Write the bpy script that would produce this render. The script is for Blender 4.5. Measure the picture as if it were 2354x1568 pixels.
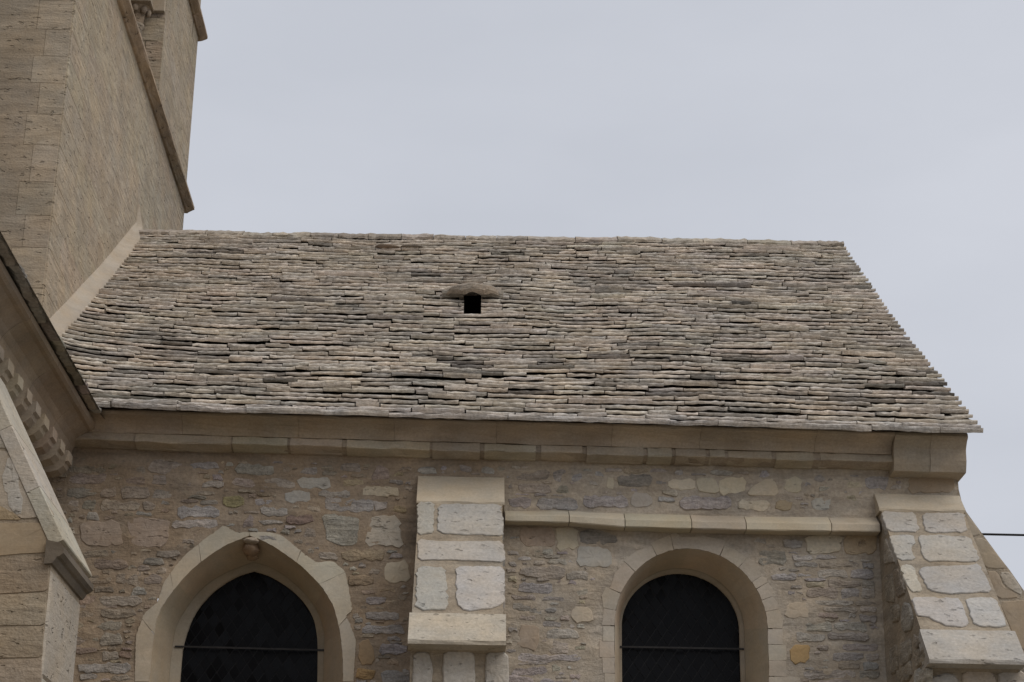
import bpy, math, random
from mathutils import Vector, noise

for o in list(bpy.data.objects):
    bpy.data.objects.remove(o)
scene = bpy.context.scene
COL = scene.collection
rad = math.radians

# ------------------------------------------------------------------ camera
PW = 2353.0                      # width of the survey picture all measurements were taken in
FOC = 4400.0
PITCH, YAW, ROLL = rad(20.3), rad(1.3), rad(0.8)
CAM = Vector((0, 0, 1.6))
FW = Vector((math.sin(YAW)*math.cos(PITCH), math.cos(YAW)*math.cos(PITCH), math.sin(PITCH)))
_r = Vector((math.cos(YAW), -math.sin(YAW), 0)); _u = _r.cross(FW)
RT = _r*math.cos(ROLL) + _u*math.sin(ROLL)
UP = _u*math.cos(ROLL) - _r*math.sin(ROLL)
cd = bpy.data.cameras.new('camera'); cam = bpy.data.objects.new('camera', cd); COL.objects.link(cam)
cd.sensor_width = 36; cd.lens = FOC/PW*36; cd.clip_end = 3000; cd.clip_start = 0.1
from mathutils import Matrix
m3 = Matrix((RT, UP, -FW)).transposed()
cam.matrix_world = Matrix.Translation(CAM) @ m3.to_4x4()
scene.camera = cam

# ------------------------------------------------------------------ world, sun, exposure
SUN_EL, SUN_AZ = rad(50), rad(132)     # azimuth clockwise from +Y: behind the camera, to the right
w = bpy.data.worlds.new('World'); scene.world = w; w.use_nodes = True
nt = w.node_tree; nt.nodes.clear()
def wn(t, **k):
    n = nt.nodes.new(t)
    for a, b in k.items(): setattr(n, a, b)
    return n
sky = wn('ShaderNodeTexSky', sky_type='NISHITA', sun_disc=False)
sky.sun_elevation = SUN_EL; sky.sun_rotation = SUN_AZ; sky.air_density = 1.0; sky.dust_density = 3.0
tc = wn('ShaderNodeTexCoord')
mp = wn('ShaderNodeMapping'); mp.inputs['Scale'].default_value = (1.6, 1.6, 4.2)
nz = wn('ShaderNodeTexNoise'); nz.inputs['Scale'].default_value = 1.7; nz.inputs['Detail'].default_value = 7; nz.inputs['Roughness'].default_value = .5
rp = wn('ShaderNodeValToRGB')
rp.color_ramp.elements[0].position = .34; rp.color_ramp.elements[0].color = (.540, .562, .618, 1)
rp.color_ramp.elements[1].position = .62; rp.color_ramp.elements[1].color = (.606, .626, .682, 1)
sc = wn('ShaderNodeVectorMath', operation='SCALE'); sc.inputs['Scale'].default_value = 10.0
mx = wn('ShaderNodeMix', data_type='RGBA'); mx.inputs['Factor'].default_value = .93
bg = wn('ShaderNodeBackground'); bg.inputs['Strength'].default_value = .1
wo = wn('ShaderNodeOutputWorld'); L = nt.links.new
L(tc.outputs['Generated'], mp.inputs['Vector']); L(mp.outputs['Vector'], nz.inputs['Vector'])
L(nz.outputs['Fac'], rp.inputs['Fac']); L(rp.outputs['Color'], sc.inputs[0])
L(sky.outputs['Color'], mx.inputs['A']); L(sc.outputs['Vector'], mx.inputs['B'])
L(mx.outputs['Result'], bg.inputs['Color']); L(bg.outputs['Background'], wo.inputs['Surface'])

sd = bpy.data.lights.new('sun', 'SUN'); sun = bpy.data.objects.new('sun', sd); COL.objects.link(sun)
sd.energy = 1.5; sd.angle = rad(50); sd.color = (1.0, .93, .84)
sdir = Vector((math.sin(SUN_AZ)*math.cos(SUN_EL), math.cos(SUN_AZ)*math.cos(SUN_EL), math.sin(SUN_EL)))
sun.rotation_euler = sdir.to_track_quat('Z', 'Y').to_euler()
sun.location = sdir*60
vs = scene.view_settings
vs.view_transform = 'Standard'; vs.look = 'None'; vs.exposure = 0.10; vs.gamma = 1.0; vs.use_curve_mapping = False
scene.render.engine = 'CYCLES'

# ------------------------------------------------------------------ survey helpers (photo measurement -> place in metres)
def ray(x, y): return FW + RT*((x-PW/2)/FOC) - UP*((y-784)/FOC)
def atY(x, y, Y): d = ray(x, y); return CAM + d*(Y/d.y)
def atX(x, y, X): d = ray(x, y); return CAM + d*(X/d.x)
def atPlane(x, y, p, n): d = ray(x, y); return CAM + d*((p-CAM).dot(n)/d.dot(n))
def lerp(a, b, t): return a + (b-a)*t
def c3(x, y): return (x*.39020, 955.9+y*.39020)            # picture crops used while measuring
def c4(x, y): return (661.8+x*.39007, 955.9+y*.39007)
def c5(x, y): return (1250+x*.39007, 955.9+y*.39007)
def c6(x, y): return (1764.7+x*.39007, 955.9+y*.39007)

YW = 13.6                       # plane of the chapel's long wall
EL = Vector((-2.681, 13.2, 5.899)); ER = Vector((3.746, 13.2, 5.849))   # eaves
RL = Vector((-3.411, 17.81, 9.262)); RR = Vector((3.746, 17.81, 9.33))  # ridge
XT, YT0, YT1 = -3.40, 14.25, 20.66    # tower: side face, near face, far face

# ------------------------------------------------------------------ objects
def empty(name, loc, label, cat, group=None):
    o = bpy.data.objects.new(name, None); COL.objects.link(o); o.location = loc
    o['label'] = label; o['category'] = cat
    if group: o['group'] = group
    return o
ORG = {}
def mk(name, verts, faces, mat, parent=None, tint=(.4, .36, .3), smooth=False, tints=None):
    me = bpy.data.meshes.new(name)
    me.from_pydata([tuple(v) for v in verts], [], faces)
    if mat: me.materials.append(mat)
    at = me.attributes.new('tint', 'FLOAT_COLOR', 'POINT')
    n = len(verts)
    if tints is None:
        buf = [tint[0], tint[1], tint[2], 1.0]*n
    else:
        buf = [c for t in tints for c in (t[0], t[1], t[2], 1.0)]
    at.data.foreach_set('color', buf)
    if smooth: me.polygons.foreach_set('use_smooth', [True]*len(me.polygons))
    me.validate(); me.update()
    o = bpy.data.objects.new(name, me); COL.objects.link(o)
    if parent is not None:
        o.parent = parent
        if parent.parent is None: o.matrix_parent_inverse = Matrix.Translation(-parent.location)
    return o

# ------------------------------------------------------------------ materials
def stone_mat(name, bed=9.0, bedamt=.35, blotch=.3, fine=.25, pits=0.0, bump=.6, rough=.92, dist=.012, stain=0.0, grain=60.0, stretch=.22, lichen=0.0):
    """tint attribute x natural variation; bedding streaks lie level"""
    m = bpy.data.materials.new(name); m.use_nodes = True
    t = m.node_tree; t.nodes.clear(); N = t.nodes.new; K = t.links.new
    out = N('ShaderNodeOutputMaterial'); b = N('ShaderNodeBsdfPrincipled'); K(b.outputs[0], out.inputs[0])
    b.inputs['Roughness'].default_value = rough; b.inputs['Specular IOR Level'].default_value = .25
    at = N('ShaderNodeAttribute'); at.attribute_name = 'tint'
    ge = N('ShaderNodeNewGeometry')
    def nse(scale, det, rgh, vec=None, dis=0.0):
        n = N('ShaderNodeTexNoise'); n.inputs['Scale'].default_value = scale; n.inputs['Detail'].default_value = det
        n.inputs['Roughness'].default_value = rgh; n.inputs['Distortion'].default_value = dis
        K(vec or ge.outputs['Position'], n.inputs['Vector']); return n.outputs['Fac']
    def rng(src, a, b_, lo, hi):
        r = N('ShaderNodeMapRange'); K(src, r.inputs['Value'])
        for i, v in zip(('From Min', 'From Max', 'To Min', 'To Max'), (a, b_, lo, hi)): r.inputs[i].default_value = v
        return r.outputs['Result']
    def math_(op, a, c):
        n = N('ShaderNodeMath'); n.operation = op
        for i, v in enumerate((a, c)):
            if isinstance(v, (int, float)): n.inputs[i].default_value = v
            else: K(v, n.inputs[i])
        return n.outputs[0]
    mpn = N('ShaderNodeMapping'); mpn.inputs['Scale'].default_value = (stretch, stretch, 1); K(ge.outputs['Position'], mpn.inputs['Vector'])
    bedn = nse(bed, 6, .65, mpn.outputs['Vector'], .6)
    big = nse(2.2, 4, .55); fin = nse(grain, 4, .6)
    v = rng(bedn, .3, .7, 1-bedamt, 1+bedamt*.6)
    v = math_('MULTIPLY', v, rng(big, .3, .7, 1-blotch, 1+blotch*.7))
    v = math_('MULTIPLY', v, rng(fin, .3, .7, 1-fine, 1+fine))
    h = math_('ADD', math_('MULTIPLY', bedn, .9), math_('MULTIPLY', fin, .35))
    h = math_('ADD', h, math_('MULTIPLY', nse(grain*.3, 4, .6), .5))
    if pits:
        pmp = N('ShaderNodeMapping'); pmp.inputs['Scale'].default_value = (.45, .45, 1); K(ge.outputs['Position'], pmp.inputs['Vector'])
        pn = nse(30, 2, .5, pmp.outputs['Vector'])
        pm = rng(pn, .27, .36, 1, 0)
        v = math_('MULTIPLY', v, rng(pm, 0, 1, 1, 1-pits))
        h = math_('SUBTRACT', h, math_('MULTIPLY', pm, 1.0))
    if stain:
        sp = N('ShaderNodeMapping'); sp.inputs['Scale'].default_value = (.45, .45, 1.2); K(ge.outputs['Position'], sp.inputs['Vector'])
        sn = nse(5.0, 5, .7, sp.outputs['Vector'])
        v = math_('MULTIPLY', v, rng(sn, .28, .46, 1-stain, 1))
    vm = N('ShaderNodeVectorMath'); vm.operation = 'SCALE'; K(at.outputs['Color'], vm.inputs[0]); K(v, vm.inputs['Scale'])
    col = vm.outputs['Vector']
    # slight warm / cool drift
    hs = N('ShaderNodeMix'); hs.data_type = 'RGBA'; hs.blend_type = 'MULTIPLY'; hs.inputs['Factor'].default_value = 1.0
    cr = N('ShaderNodeValToRGB'); cr.color_ramp.elements[0].color = (.98, 1.0, 1.035, 1); cr.color_ramp.elements[1].color = (1.04, .995, .94, 1)
    cr.color_ramp.elements[0].position = .35; cr.color_ramp.elements[1].position = .65
    K(nse(3.7, 4, .6), cr.inputs['Fac']); K(col, hs.inputs['A']); K(cr.outputs['Color'], hs.inputs['B'])
    col = hs.outputs['Result']
    if lichen:
        lm = N('ShaderNodeMix'); lm.data_type = 'RGBA'; lm.inputs['B'].default_value = (.60, .57, .51, 1)
        K(rng(nse(22, 5, .7), .57, .68, 0, lichen), lm.inputs['Factor']); K(col, lm.inputs['A']); col = lm.outputs['Result']
    K(col, b.inputs['Base Color'])
    bp = N('ShaderNodeBump'); bp.inputs['Strength'].default_value = bump; bp.inputs['Distance'].default_value = dist
    K(h, bp.inputs['Height']); K(bp.outputs['Normal'], b.inputs['Normal'])
    return m

def plain_mat(name, col, rough=.6, spec=.3, metal=0.0, bump=0.0, scale=30):
    m = bpy.data.materials.new(name); m.use_nodes = True
    t = m.node_tree; b = t.nodes['Principled BSDF']
    n = t.nodes.new('ShaderNodeTexNoise'); n.inputs['Scale'].default_value = scale; n.inputs['Detail'].default_value = 4
    g = t.nodes.new('ShaderNodeNewGeometry'); t.links.new(g.outputs['Position'], n.inputs['Vector'])
    cr = t.nodes.new('ShaderNodeValToRGB')
    cr.color_ramp.elements[0].position = .3; cr.color_ramp.elements[1].position = .7
    cr.color_ramp.elements[0].color = (*[c*.75 for c in col], 1); cr.color_ramp.elements[1].color = (*[c*1.2 for c in col], 1)
    t.links.new(n.outputs['Fac'], cr.inputs['Fac']); t.links.new(cr.outputs['Color'], b.inputs['Base Color'])
    b.inputs['Roughness'].default_value = rough; b.inputs['Specular IOR Level'].default_value = spec; b.inputs['Metallic'].default_value = metal
    if bump:
        p = t.nodes.new('ShaderNodeBump'); p.inputs['Strength'].default_value = bump; p.inputs['Distance'].default_value = .01
        t.links.new(n.outputs['Fac'], p.inputs['Height']); t.links.new(p.outputs['Normal'], b.inputs['Normal'])
    return m

M_MORTAR = stone_mat('lime_mortar', bed=11, bedamt=.30, blotch=.20, fine=.16, bump=1.0, dist=.018, grain=45, stain=.25, stretch=.2)
M_RUBBLE = stone_mat('rubble_stone', bed=26, bedamt=.42, blotch=.16, fine=.2, bump=1.0, dist=.024, stretch=.22)
M_ASHLAR = stone_mat('dressed_limestone', bed=14, bedamt=.09, blotch=.14, fine=.08, bump=.35, dist=.006)
M_POROUS = stone_mat('porous_limestone', bed=24, bedamt=.10, blotch=.12, fine=.14, pits=.35, bump=.8, dist=.010, grain=50)
M_LAVE = stone_mat('roof_stone', bed=34, bedamt=.34, blotch=.22, fine=.25, bump=1.0, dist=.018, stain=.32, grain=40, stretch=.12, lichen=.25)
M_TOWER = stone_mat('tower_stone', bed=25, bedamt=.32, blotch=.12, fine=.10, bump=1.0, dist=.018, stretch=.14, pits=.12)
M_TOWERF = stone_mat('tower_front_stone', bed=15, bedamt=.26, blotch=.16, fine=.12, bump=.9, dist=.016, stretch=.18, pits=.10)
M_CORNICE = stone_mat('cornice_stone', bed=10, bedamt=.16, blotch=.2, fine=.12, bump=.5, dist=.008, stain=.15)
M_GLASS = plain_mat('leaded_glass', (.004, .004, .005), .28, .10, bump=.15, scale=6)
M_LEAD = plain_mat('lead_came', (.016, .016, .017), .5, .2)
M_IRON = plain_mat('iron', (.03, .027, .025), .5, .35, .3)
M_DARK = plain_mat('unlit_loft', (.02, .018, .016), .95, .05)
M_CABLE = plain_mat('cable_rubber', (.012, .012, .012), .6, .2)
M_GROUND = stone_mat('gravel_ground', bed=3, bedamt=.2, blotch=.3, fine=.3, bump=.6, stretch=1.0)

# ------------------------------------------------------------------ piece builders
class Frame:
    def __init__(s, O, U, V, N): s.O, s.U, s.V, s.N = Vector(O), Vector(U).normalized(), Vector(V).normalized(), Vector(N).normalized()
    def p(s, u, v, n=0.0): return s.O + s.U*u + s.V*v + s.N*n
    def px(s, x, y):
        q = atPlane(x, y, s.O, s.N) - s.O
        return (q.dot(s.U), q.dot(s.V))
WALL = Frame((0, YW, 0), (1, 0, 0), (0, 0, 1), (0, -1, 0))

def rough_poly(poly, rng, seg=.045, jit=.006, rounds=1, cut=.2):
    """poly: list of (u,v) counter-clockwise; returns uneven outline"""
    for _ in range(rounds):                     # knock the corners off
        q = []
        n = len(poly)
        for i in range(n):
            a, b = poly[i], poly[(i+1) % n]
            l = math.hypot(b[0]-a[0], b[1]-a[1]) or 1e-6
            k = min(cut, .03/l)
            q.append((lerp(a[0], b[0], k), lerp(a[1], b[1], k))); q.append((lerp(a[0], b[0], 1-k), lerp(a[1], b[1], 1-k)))
        poly = q
    out = []; n = len(poly)
    for i in range(n):
        a, b = poly[i], poly[(i+1) % n]
        l = math.hypot(b[0]-a[0], b[1]-a[1])
        k = max(1, min(14, int(l/seg)))
        for j in range(k):
            t = j/k
            out.append((lerp(a[0], b[0], t)+rng.gauss(0, jit), lerp(a[1], b[1], t)+rng.gauss(0, jit)))
    return out

def area(poly):
    return .5*sum(poly[i][0]*poly[(i+1) % len(poly)][1]-poly[(i+1) % len(poly)][0]*poly[i][1] for i in range(len(poly)))

def stone(name, poly, fr, mat, parent, tint, rng, proud=.012, embed=.04, inset=.012, jit=.006, seg=.045, rounds=1, dome=.003, smooth=False, cut=.2):
    if area(poly) < 0: poly = poly[::-1]
    o = rough_poly(poly, rng, seg, jit, rounds, cut)
    n = len(o)
    cu = sum(p[0] for p in o)/n; cv = sum(p[1] for p in o)/n
    def ring(d, h, jz):
        r = []
        for (u, v) in o:
            dx, dy = cu-u, cv-v; l = math.hypot(dx, dy) or 1e-6
            k = min(.6, d/l)
            r.append(fr.p(u+dx*k, v+dy*k, h+rng.gauss(0, jz)))
        return r
    def scal(s, h, jz): return [fr.p(lerp(cu, u, s), lerp(cv, v, s), h+rng.gauss(0, jz)) for (u, v) in o]
    vs = ring(0, -embed, 0) + ring(0, proud*.35, 0) + ring(inset, proud, dome*.2) + scal(.5, proud+dome, dome*.5)
    vs.append(fr.p(cu, cv, proud+dome*.8))
    fs = []
    for k in range(3):
        for i in range(n):
            j = (i+1) % n
            fs.append((k*n+i, k*n+j, (k+1)*n+j, (k+1)*n+i))
    for i in range(n): fs.append((3*n+i, 3*n+(i+1) % n, 4*n))
    return mk(name, vs, fs, mat, parent, tint, smooth)

def vary(t, rng, a=.08, h=.25):
    k = 1+rng.gauss(0, a); return tuple(max(.01, c*k*(1+rng.gauss(0, a*h))) for c in t)

def box(name, lo, hi, mat, parent=None, tint=(.4, .36, .3), bev=0.0):
    x0, y0, z0 = lo; x1, y1, z1 = hi
    if bev == 0:
        v = [(x, y, z) for z in (z0, z1) for y in (y0, y1) for x in (x0, x1)]
        f = [(0, 2, 3, 1), (4, 5, 7, 6), (0, 1, 5, 4), (2, 6, 7, 3), (0, 4, 6, 2), (1, 3, 7, 5)]
        return mk(name, v, f, mat, parent, tint)
    import bmesh
    bm = bmesh.new(); bmesh.ops.create_cube(bm, size=1)
    for q in bm.verts: q.co = Vector((lerp(x0, x1, q.co.x+.5), lerp(y0, y1, q.co.y+.5), lerp(z0, z1, q.co.z+.5)))
    bmesh.ops.bevel(bm, geom=bm.edges[:], offset=bev, segments=2, profile=.6, affect='EDGES')
    bm.verts.ensure_lookup_table()
    v = [q.co.copy() for q in bm.verts]; bm.verts.index_update(); f = [[q.index for q in p.verts] for p in bm.faces]; bm.free()
    return mk(name, v, f, mat, parent, tint)

def sweep(name, prof, path, mat, parent, tint, cap=True, rng=None, jit=0.0, smooth=False):
    """prof: list of (o,z) ; path: list of functions mapping (o,z)->Vector"""
    n = len(prof); vs = []; fs = []
    for pt in path:
        for (o, z) in prof:
            q = pt(o, z)
            if rng: q = q + Vector((0, rng.gauss(0, jit), rng.gauss(0, jit)))
            vs.append(q)
    for k in range(len(path)-1):
        for i in range(n-1):
            fs.append((k*n+i, k*n+i+1, (k+1)*n+i+1, (k+1)*n+i))
        fs.append((k*n+n-1, k*n, (k+1)*n, (k+1)*n+n-1))
    if cap:
        fs.append(tuple(range(n-1, -1, -1))); fs.append(tuple((len(path)-1)*n+i for i in range(n)))
    return mk(name, vs, fs, mat, parent, tint, smooth)

def inpoly(x, y, poly):
    c = False; n = len(poly); j = n-1
    for i in range(n):
        xi, yi = poly[i]; xj, yj = poly[j]
        if (yi > y) != (yj > y) and x < (xj-xi)*(y-yi)/(yj-yi)+xi: c = not c
        j = i
    return c

def resample(pts, n, smooth=True):
    if smooth:                                   # Catmull-Rom through the measured points
        q = []
        for i in range(len(pts)-1):
            p0 = pts[max(i-1, 0)]; p1 = pts[i]; p2 = pts[i+1]; p3 = pts[min(i+2, len(pts)-1)]
            for k in range(8):
                t = k/8
                q.append(tuple(.5*((2*p1[c])+(-p0[c]+p2[c])*t+(2*p0[c]-5*p1[c]+4*p2[c]-p3[c])*t*t+(-p0[c]+3*p1[c]-3*p2[c]+p3[c])*t**3) for c in (0, 1)))
        q.append(pts[-1]); pts = q
    d = [0]
    for i in range(len(pts)-1): d.append(d[-1]+math.hypot(pts[i+1][0]-pts[i][0], pts[i+1][1]-pts[i][1]))
    out = []; j = 0
    for k in range(n):
        s = d[-1]*k/(n-1)
        while j < len(d)-2 and d[j+1] < s: j += 1
        t = (s-d[j])/((d[j+1]-d[j]) or 1e-9)
        out.append((lerp(pts[j][0], pts[j+1][0], t), lerp(pts[j][1], pts[j+1][1], t)))
    return out

# tints: real surface colours
CREAM = (.50, .435, .335); PALE = (.40, .375, .335); TAN = (.36, .29, .20); GREY = (.395, .362, .325); LILAC = (.385, .355, .34)
PINK = (.39, .32, .25); ORANGE = (.40, .27, .14); DKGREY = (.30, .277, .245); MORT_L = (.325, .257, .187); MORT_R = (.41, .355, .285)
OLIVE = (.36, .31, .17)

# ------------------------------------------------------------------ ground
g = mk('ground', [(-600, -600, 0), (600, -600, 0), (600, 600, 0), (-600, 600, 0)], [(0, 1, 2, 3)], M_GROUND, None, (.24, .215, .17))
g['kind'] = 'structure'; g['label'] = 'pale gravel ground around the church'

# ================================================================== CHAPEL
chapel = empty('church_chapel', (0.3, YW, 0), 'low limestone church chapel with a stone slab roof and two arched windows', 'chapel')

# ---- window outlines (on the wall plane)
def W(pt): return WALL.px(*pt)
LWIN = [c3(*p) for p in [(880, 1568), (892, 1440), (905, 1320), (935, 1170), (1000, 1060), (1100, 940), (1200, 850), (1330, 765), (1472, 706)]]
RWIN = [c3(*p) for p in [(1472, 706), (1600, 765), (1740, 860), (1850, 960), (1930, 1060), (1975, 1160), (2005, 1300), (2018, 1430), (2020, 1568)]]
arL = resample([W(p) for p in LWIN], 25); arR = resample([W(p) for p in RWIN], 25)
SILL = 2.75
pt_arris = [(arL[0][0]-.01, SILL)] + arL + arR[1:] + [(arR[-1][0]+.005, SILL)]
# round window
rc = W((1588, 1441)); rr = abs(W((1763, 1441))[0]-W((1412, 1441))[0])/2
top = W((1577, 1261.5))[1]; rv = top-rc[1]
def arcpts(c, a, b, n): return [(c[0]-a*math.cos(math.pi*k/(n-1)), c[1]+b*math.sin(math.pi*k/(n-1))) for k in range(n)]
rd_arc = arcpts(rc, rr, rv, 41)
rd_arris = [(rd_arc[0][0], SILL)] + rd_arc + [(rd_arc[-1][0], SILL)]

# ---- outlines of the dressed surrounds, so the rubble keeps clear of them
lo_left = [c3(*p) for p in [(795, 1568), (797, 1400), (802, 1290), (850, 1165), (920, 1120), (965, 985), (1030, 890), (1085, 825), (1200, 730), (1320, 645), (1395, 690), (1470, 686)]]
lo_right = [c3(*p) for p in [(1470, 686), (1580, 685), (1660, 705), (1740, 770), (1850, 865), (1960, 856), (2030, 912)]] + \
           [c4(*p) for p in [(352, 985), (380, 1150), (340, 1180), (372, 1240), (402, 1330), (392, 1450), (386, 1568)]]
pt_out = [W(p) for p in lo_left] + [W(p) for p in lo_right][1:]

def bbox(poly): xs = [p[0] for p in poly]; ys = [p[1] for p in poly]; return (min(xs), min(ys), max(xs), max(ys))
rd_out = arcpts(rc, rr+.16, rv+.17, 31)

# ---- wall core: mortar face with openings, gable and back
def wall_core():
    x0, x1, z0, z1, st = -3.12, 3.62, 3.5, 5.86, .026
    nx = int((x1-x0)/st); nz_ = int((z1-z0)/st)
    vs, ts, fs, idx = [], [], [], {}
    hole1 = pt_arris; hole2 = rd_arris
    def infl(poly, d):
        cx = sum(p[0] for p in poly)/len(poly); cz = sum(p[1] for p in poly)/len(poly)
        return [(p[0]+(d if p[0] > cx else -d), p[1]+(d if p[1] > cz else -d)) for p in poly]
    so = [(pt_out[0][0], 0)]+pt_out+[(pt_out[-1][0], 0)]
    h1, h2 = infl(hole1, .035), infl(hole2, .035)
    for i in range(nx+1):
        for j in range(nz_+1):
            x = lerp(x0, x1, i/nx); z = lerp(z0, z1, j/nz_)
            d = .009*noise.noise((x*3.1, 0, z*4.2)) + .007*noise.noise((x*9, 3, z*14)) + .004*noise.noise((x*26, 7, z*32))
            if inpoly(x, z, so) or ((x-rc[0])/(rr+.15))**2+(max(0, z-rc[1])/(rv+.15))**2 < 1: d = min(d, 0)*.4-.003
            idx[i, j] = len(vs); vs.append((x, YW-.004-d, z))
            k = min(1, max(0, (x+.05+.5*noise.noise((x*1.3, 9, z*1.7)))/.8+.5))
            ts.append(tuple(lerp(a, b, k) for a, b in zip(MORT_L, MORT_R)))
    for i in range(nx):
        for j in range(nz_):
            x = lerp(x0, x1, (i+.5)/nx); z = lerp(z0, z1, (j+.5)/nz_)
            if inpoly(x, z, h1) or inpoly(x, z, h2): continue
            fs.append((idx[i, j], idx[i+1, j], idx[i+1, j+1], idx[i, j+1]))
    # plain lower wall down to the ground, in strips between the openings
    def quad(a, b, za, zb):
        n = len(vs)
        for (x, z) in ((a, za), (b, za), (b, zb), (a, zb)): vs.append((x, YW-.004, z)); ts.append(MORT_R if x > 0 else MORT_L)
        fs.append((n, n+1, n+2, n+3))
    b1 = bbox(pt_arris); b2 = bbox(rd_arris)
    quad(x0, x1, 0, SILL)
    for a, b in ((x0, b1[0]-.02), (b1[2]+.02, b2[0]-.02), (b2[2]+.02, x1)): quad(a, b, SILL, z0)
    # gable (right end), back wall
    yb = 2*RR.y-YW
    n = len(vs)
    for p in ((x1, YW, 0), (x1, yb, 0), (x1, yb, 5.75), (x1, RR.y, 9.12), (x1, YW, 5.75), (x0, yb, 0), (x0, yb, 5.75)):
        vs.append(p); ts.append(MORT_R)
    fs += [(n, n+1, n+2, n+3, n+4), (n+1, n+5, n+6, n+2)]
    return mk('wall', vs, fs, M_MORTAR, chapel, tints=ts, smooth=True)
wall = wall_core()

# ---- rubble stones
rng = random.Random(7)
placed = []
def rect(x0, y0, x1, y1, skew=.12):
    p = [(x0, y1), (x1, y1), (x1, y0), (x0, y0)]
    q = [W(a) for a in p]
    w_, h_ = q[1][0]-q[0][0], q[2][1]-q[1][1]
    return [(u+rng.uniform(-skew, skew)*min(w_, h_)*.8, v+rng.uniform(-skew, skew)*h_*.6) for u, v in q]
def put(x0, y0, x1, y1, t, mat=None, proud=.009, jit=.006, skew=.16, rounds=1, dome=.002, cut=.2):
    p = rect(x0, y0, x1, y1, skew); b = bbox(p); placed.append(b)
    stone('stone', p, WALL, mat or M_RUBBLE, wall, vary(t, rng, .06), rng, proud, .05, .005, jit, .03, rounds, dome, cut=cut, smooth=False)
A = M_ASHLAR; P_ = M_POROUS
for r_ in [(1537, 1102, 1597, 1124, CREAM, A), (1600, 1098, 1648, 1133, CREAM, A), (1655, 1099, 1710, 1138, CREAM, A), (1803, 1099, 1840, 1133, CREAM, A),
           (1447, 1136, 1497, 1168, PALE, A), (1393, 1096, 1412, 1121, CREAM, A), (1420, 1091, 1500, 1121, DKGREY, None), (1562, 1143, 1685, 1172, LILAC, None),
           (1695, 1150, 1766, 1174, CREAM, P_), (1780, 1150, 1818, 1174, TAN, A), (1866, 1147, 1905, 1174, PALE, P_), (1235, 1146, 1330, 1173, LILAC, None),
           (1165, 1146, 1222, 1166, LILAC, None), (1340, 1140, 1440, 1166, LILAC, None), (1195, 1213, 1276, 1260, PINK, P_), (1283, 1211, 1325, 1262, CREAM, A),
           (1331, 1214, 1420, 1248, DKGREY, None), (1328, 1258, 1402, 1301, PALE, A), (1311, 1397, 1360, 1430, CREAM, A), (1192, 1438, 1236, 1494, PINK, A),
           (1857, 1227, 1934, 1275, CREAM, P_), (1940, 1229, 2010, 1274, TAN, P_), (1747, 1264, 1804, 1299, DKGREY, None), (1806, 1386, 1866, 1420, CREAM, A),
           (1814, 1481, 1862, 1526, ORANGE, A), (1800, 1240, 1845, 1262, GREY, None), (1773, 1318, 1830, 1335, LILAC, None),
           (2092, 1090, 2198, 1138, TAN, A), (2120, 1072, 2198, 1088, TAN, A), (1985, 1096, 2040, 1122, LILAC, None),
           (685, 1100, 760, 1123, PALE, P_), (788, 1101, 838, 1120, TAN, None), (832, 1119, 920, 1142, CREAM, P_), (730, 1128, 812, 1146, GREY, None), (655, 1131, 712, 1156, GREY, P_),
           (513, 1141, 560, 1167, OLIVE, None), (408, 1166, 502, 1191, LILAC, None), (395, 1196, 505, 1214, GREY, None), (747, 1147, 856, 1176, GREY, None),
           (859, 1151, 890, 1172, GREY, P_), (745, 1186, 826, 1257, (.38, .35, .30), None), (840, 1186, 922, 1258, (.42, .37, .30), P_), (786, 1264, 886, 1288, TAN, None),
           (880, 1293, 942, 1343, CREAM, A), (657, 1183, 716, 1207, (.27, .20, .17), None), (596, 1166, 662, 1186, GREY, None), (182, 1197, 280, 1256, PINK, P_),
           (300, 1191, 385, 1256, PINK, P_), (800, 1322, 860, 1345, TAN, None), (842, 1373, 884, 1390, LILAC, None), (842, 1406, 920, 1424, LILAC, None), (835, 1438, 930, 1456, LILAC, None),
           (868, 1481, 935, 1502, LILAC, None), (822, 1472, 858, 1528, (.33, .24, .15), A), (820, 1538, 862, 1562, ORANGE, None), (875, 1540, 940, 1572, LILAC, None),
           (428, 1064, 504, 1078, GREY, None), (465, 1106, 515, 1122, GREY, None), (180, 1526, 300, 1546, GREY, None), (598, 1232, 640, 1243, GREY, None), (595, 1195, 650, 1206, GREY, None)]:
    put(*r_)
p = [W(a) for a in [(1714, 1139), (1728, 1118), (1752, 1102), (1780, 1100), (1790, 1139)]]; placed.append(bbox(p))
stone('stone', p, WALL, A, wall, CREAM, rng, .009, .05, .005, .004, smooth=False)
p = [W(a) for a in [(1866, 1101), (1882, 1090), (1899, 1102), (1884, 1112)]]; placed.append(bbox(p))
stone('stone', p, WALL, None or M_RUBBLE, wall, GREY, rng, .009, .05, .005, .004, smooth=False)

lay_rng = random.Random(21)
def free(b, pad=.012):
    for q in placed:
        if b[0]-pad < q[2] and b[2]+pad > q[0] and b[1]-pad < q[3] and b[3]+pad > q[1]: return False
    return True
zc_bot = W((1176, 1056))[1]; str_t, str_b = W((1590, 1180))[1]+.02, W((1590, 1216))[1]-.02
def blocked(b):
    x0, z0, x1, z1 = b
    if z1 > zc_bot-.05: return True
    if x1 > -.40 and x0 < .28 and z0 < 5.57: return True
    if x1 > 2.98 and z0 < 5.50: return True
    if x1 > .2 and x0 < 3.05 and z1 > str_b-.03 and z0 < str_t+.03: return True
    for u in (0, .5, 1):
        for v in (0, .5, 1):
            q = (lerp(x0, x1, u), lerp(z0, z1, v))
            if inpoly(q[0], q[1], [(pt_out[0][0], 0)]+pt_out+[(pt_out[-1][0], 0)]): return True
            if ((q[0]-rc[0])/(rr+.20))**2+(max(0, q[1]-rc[1])/(rv+.20))**2 < 1: return True
    return False
count = len(placed)
z = 3.97
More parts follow.
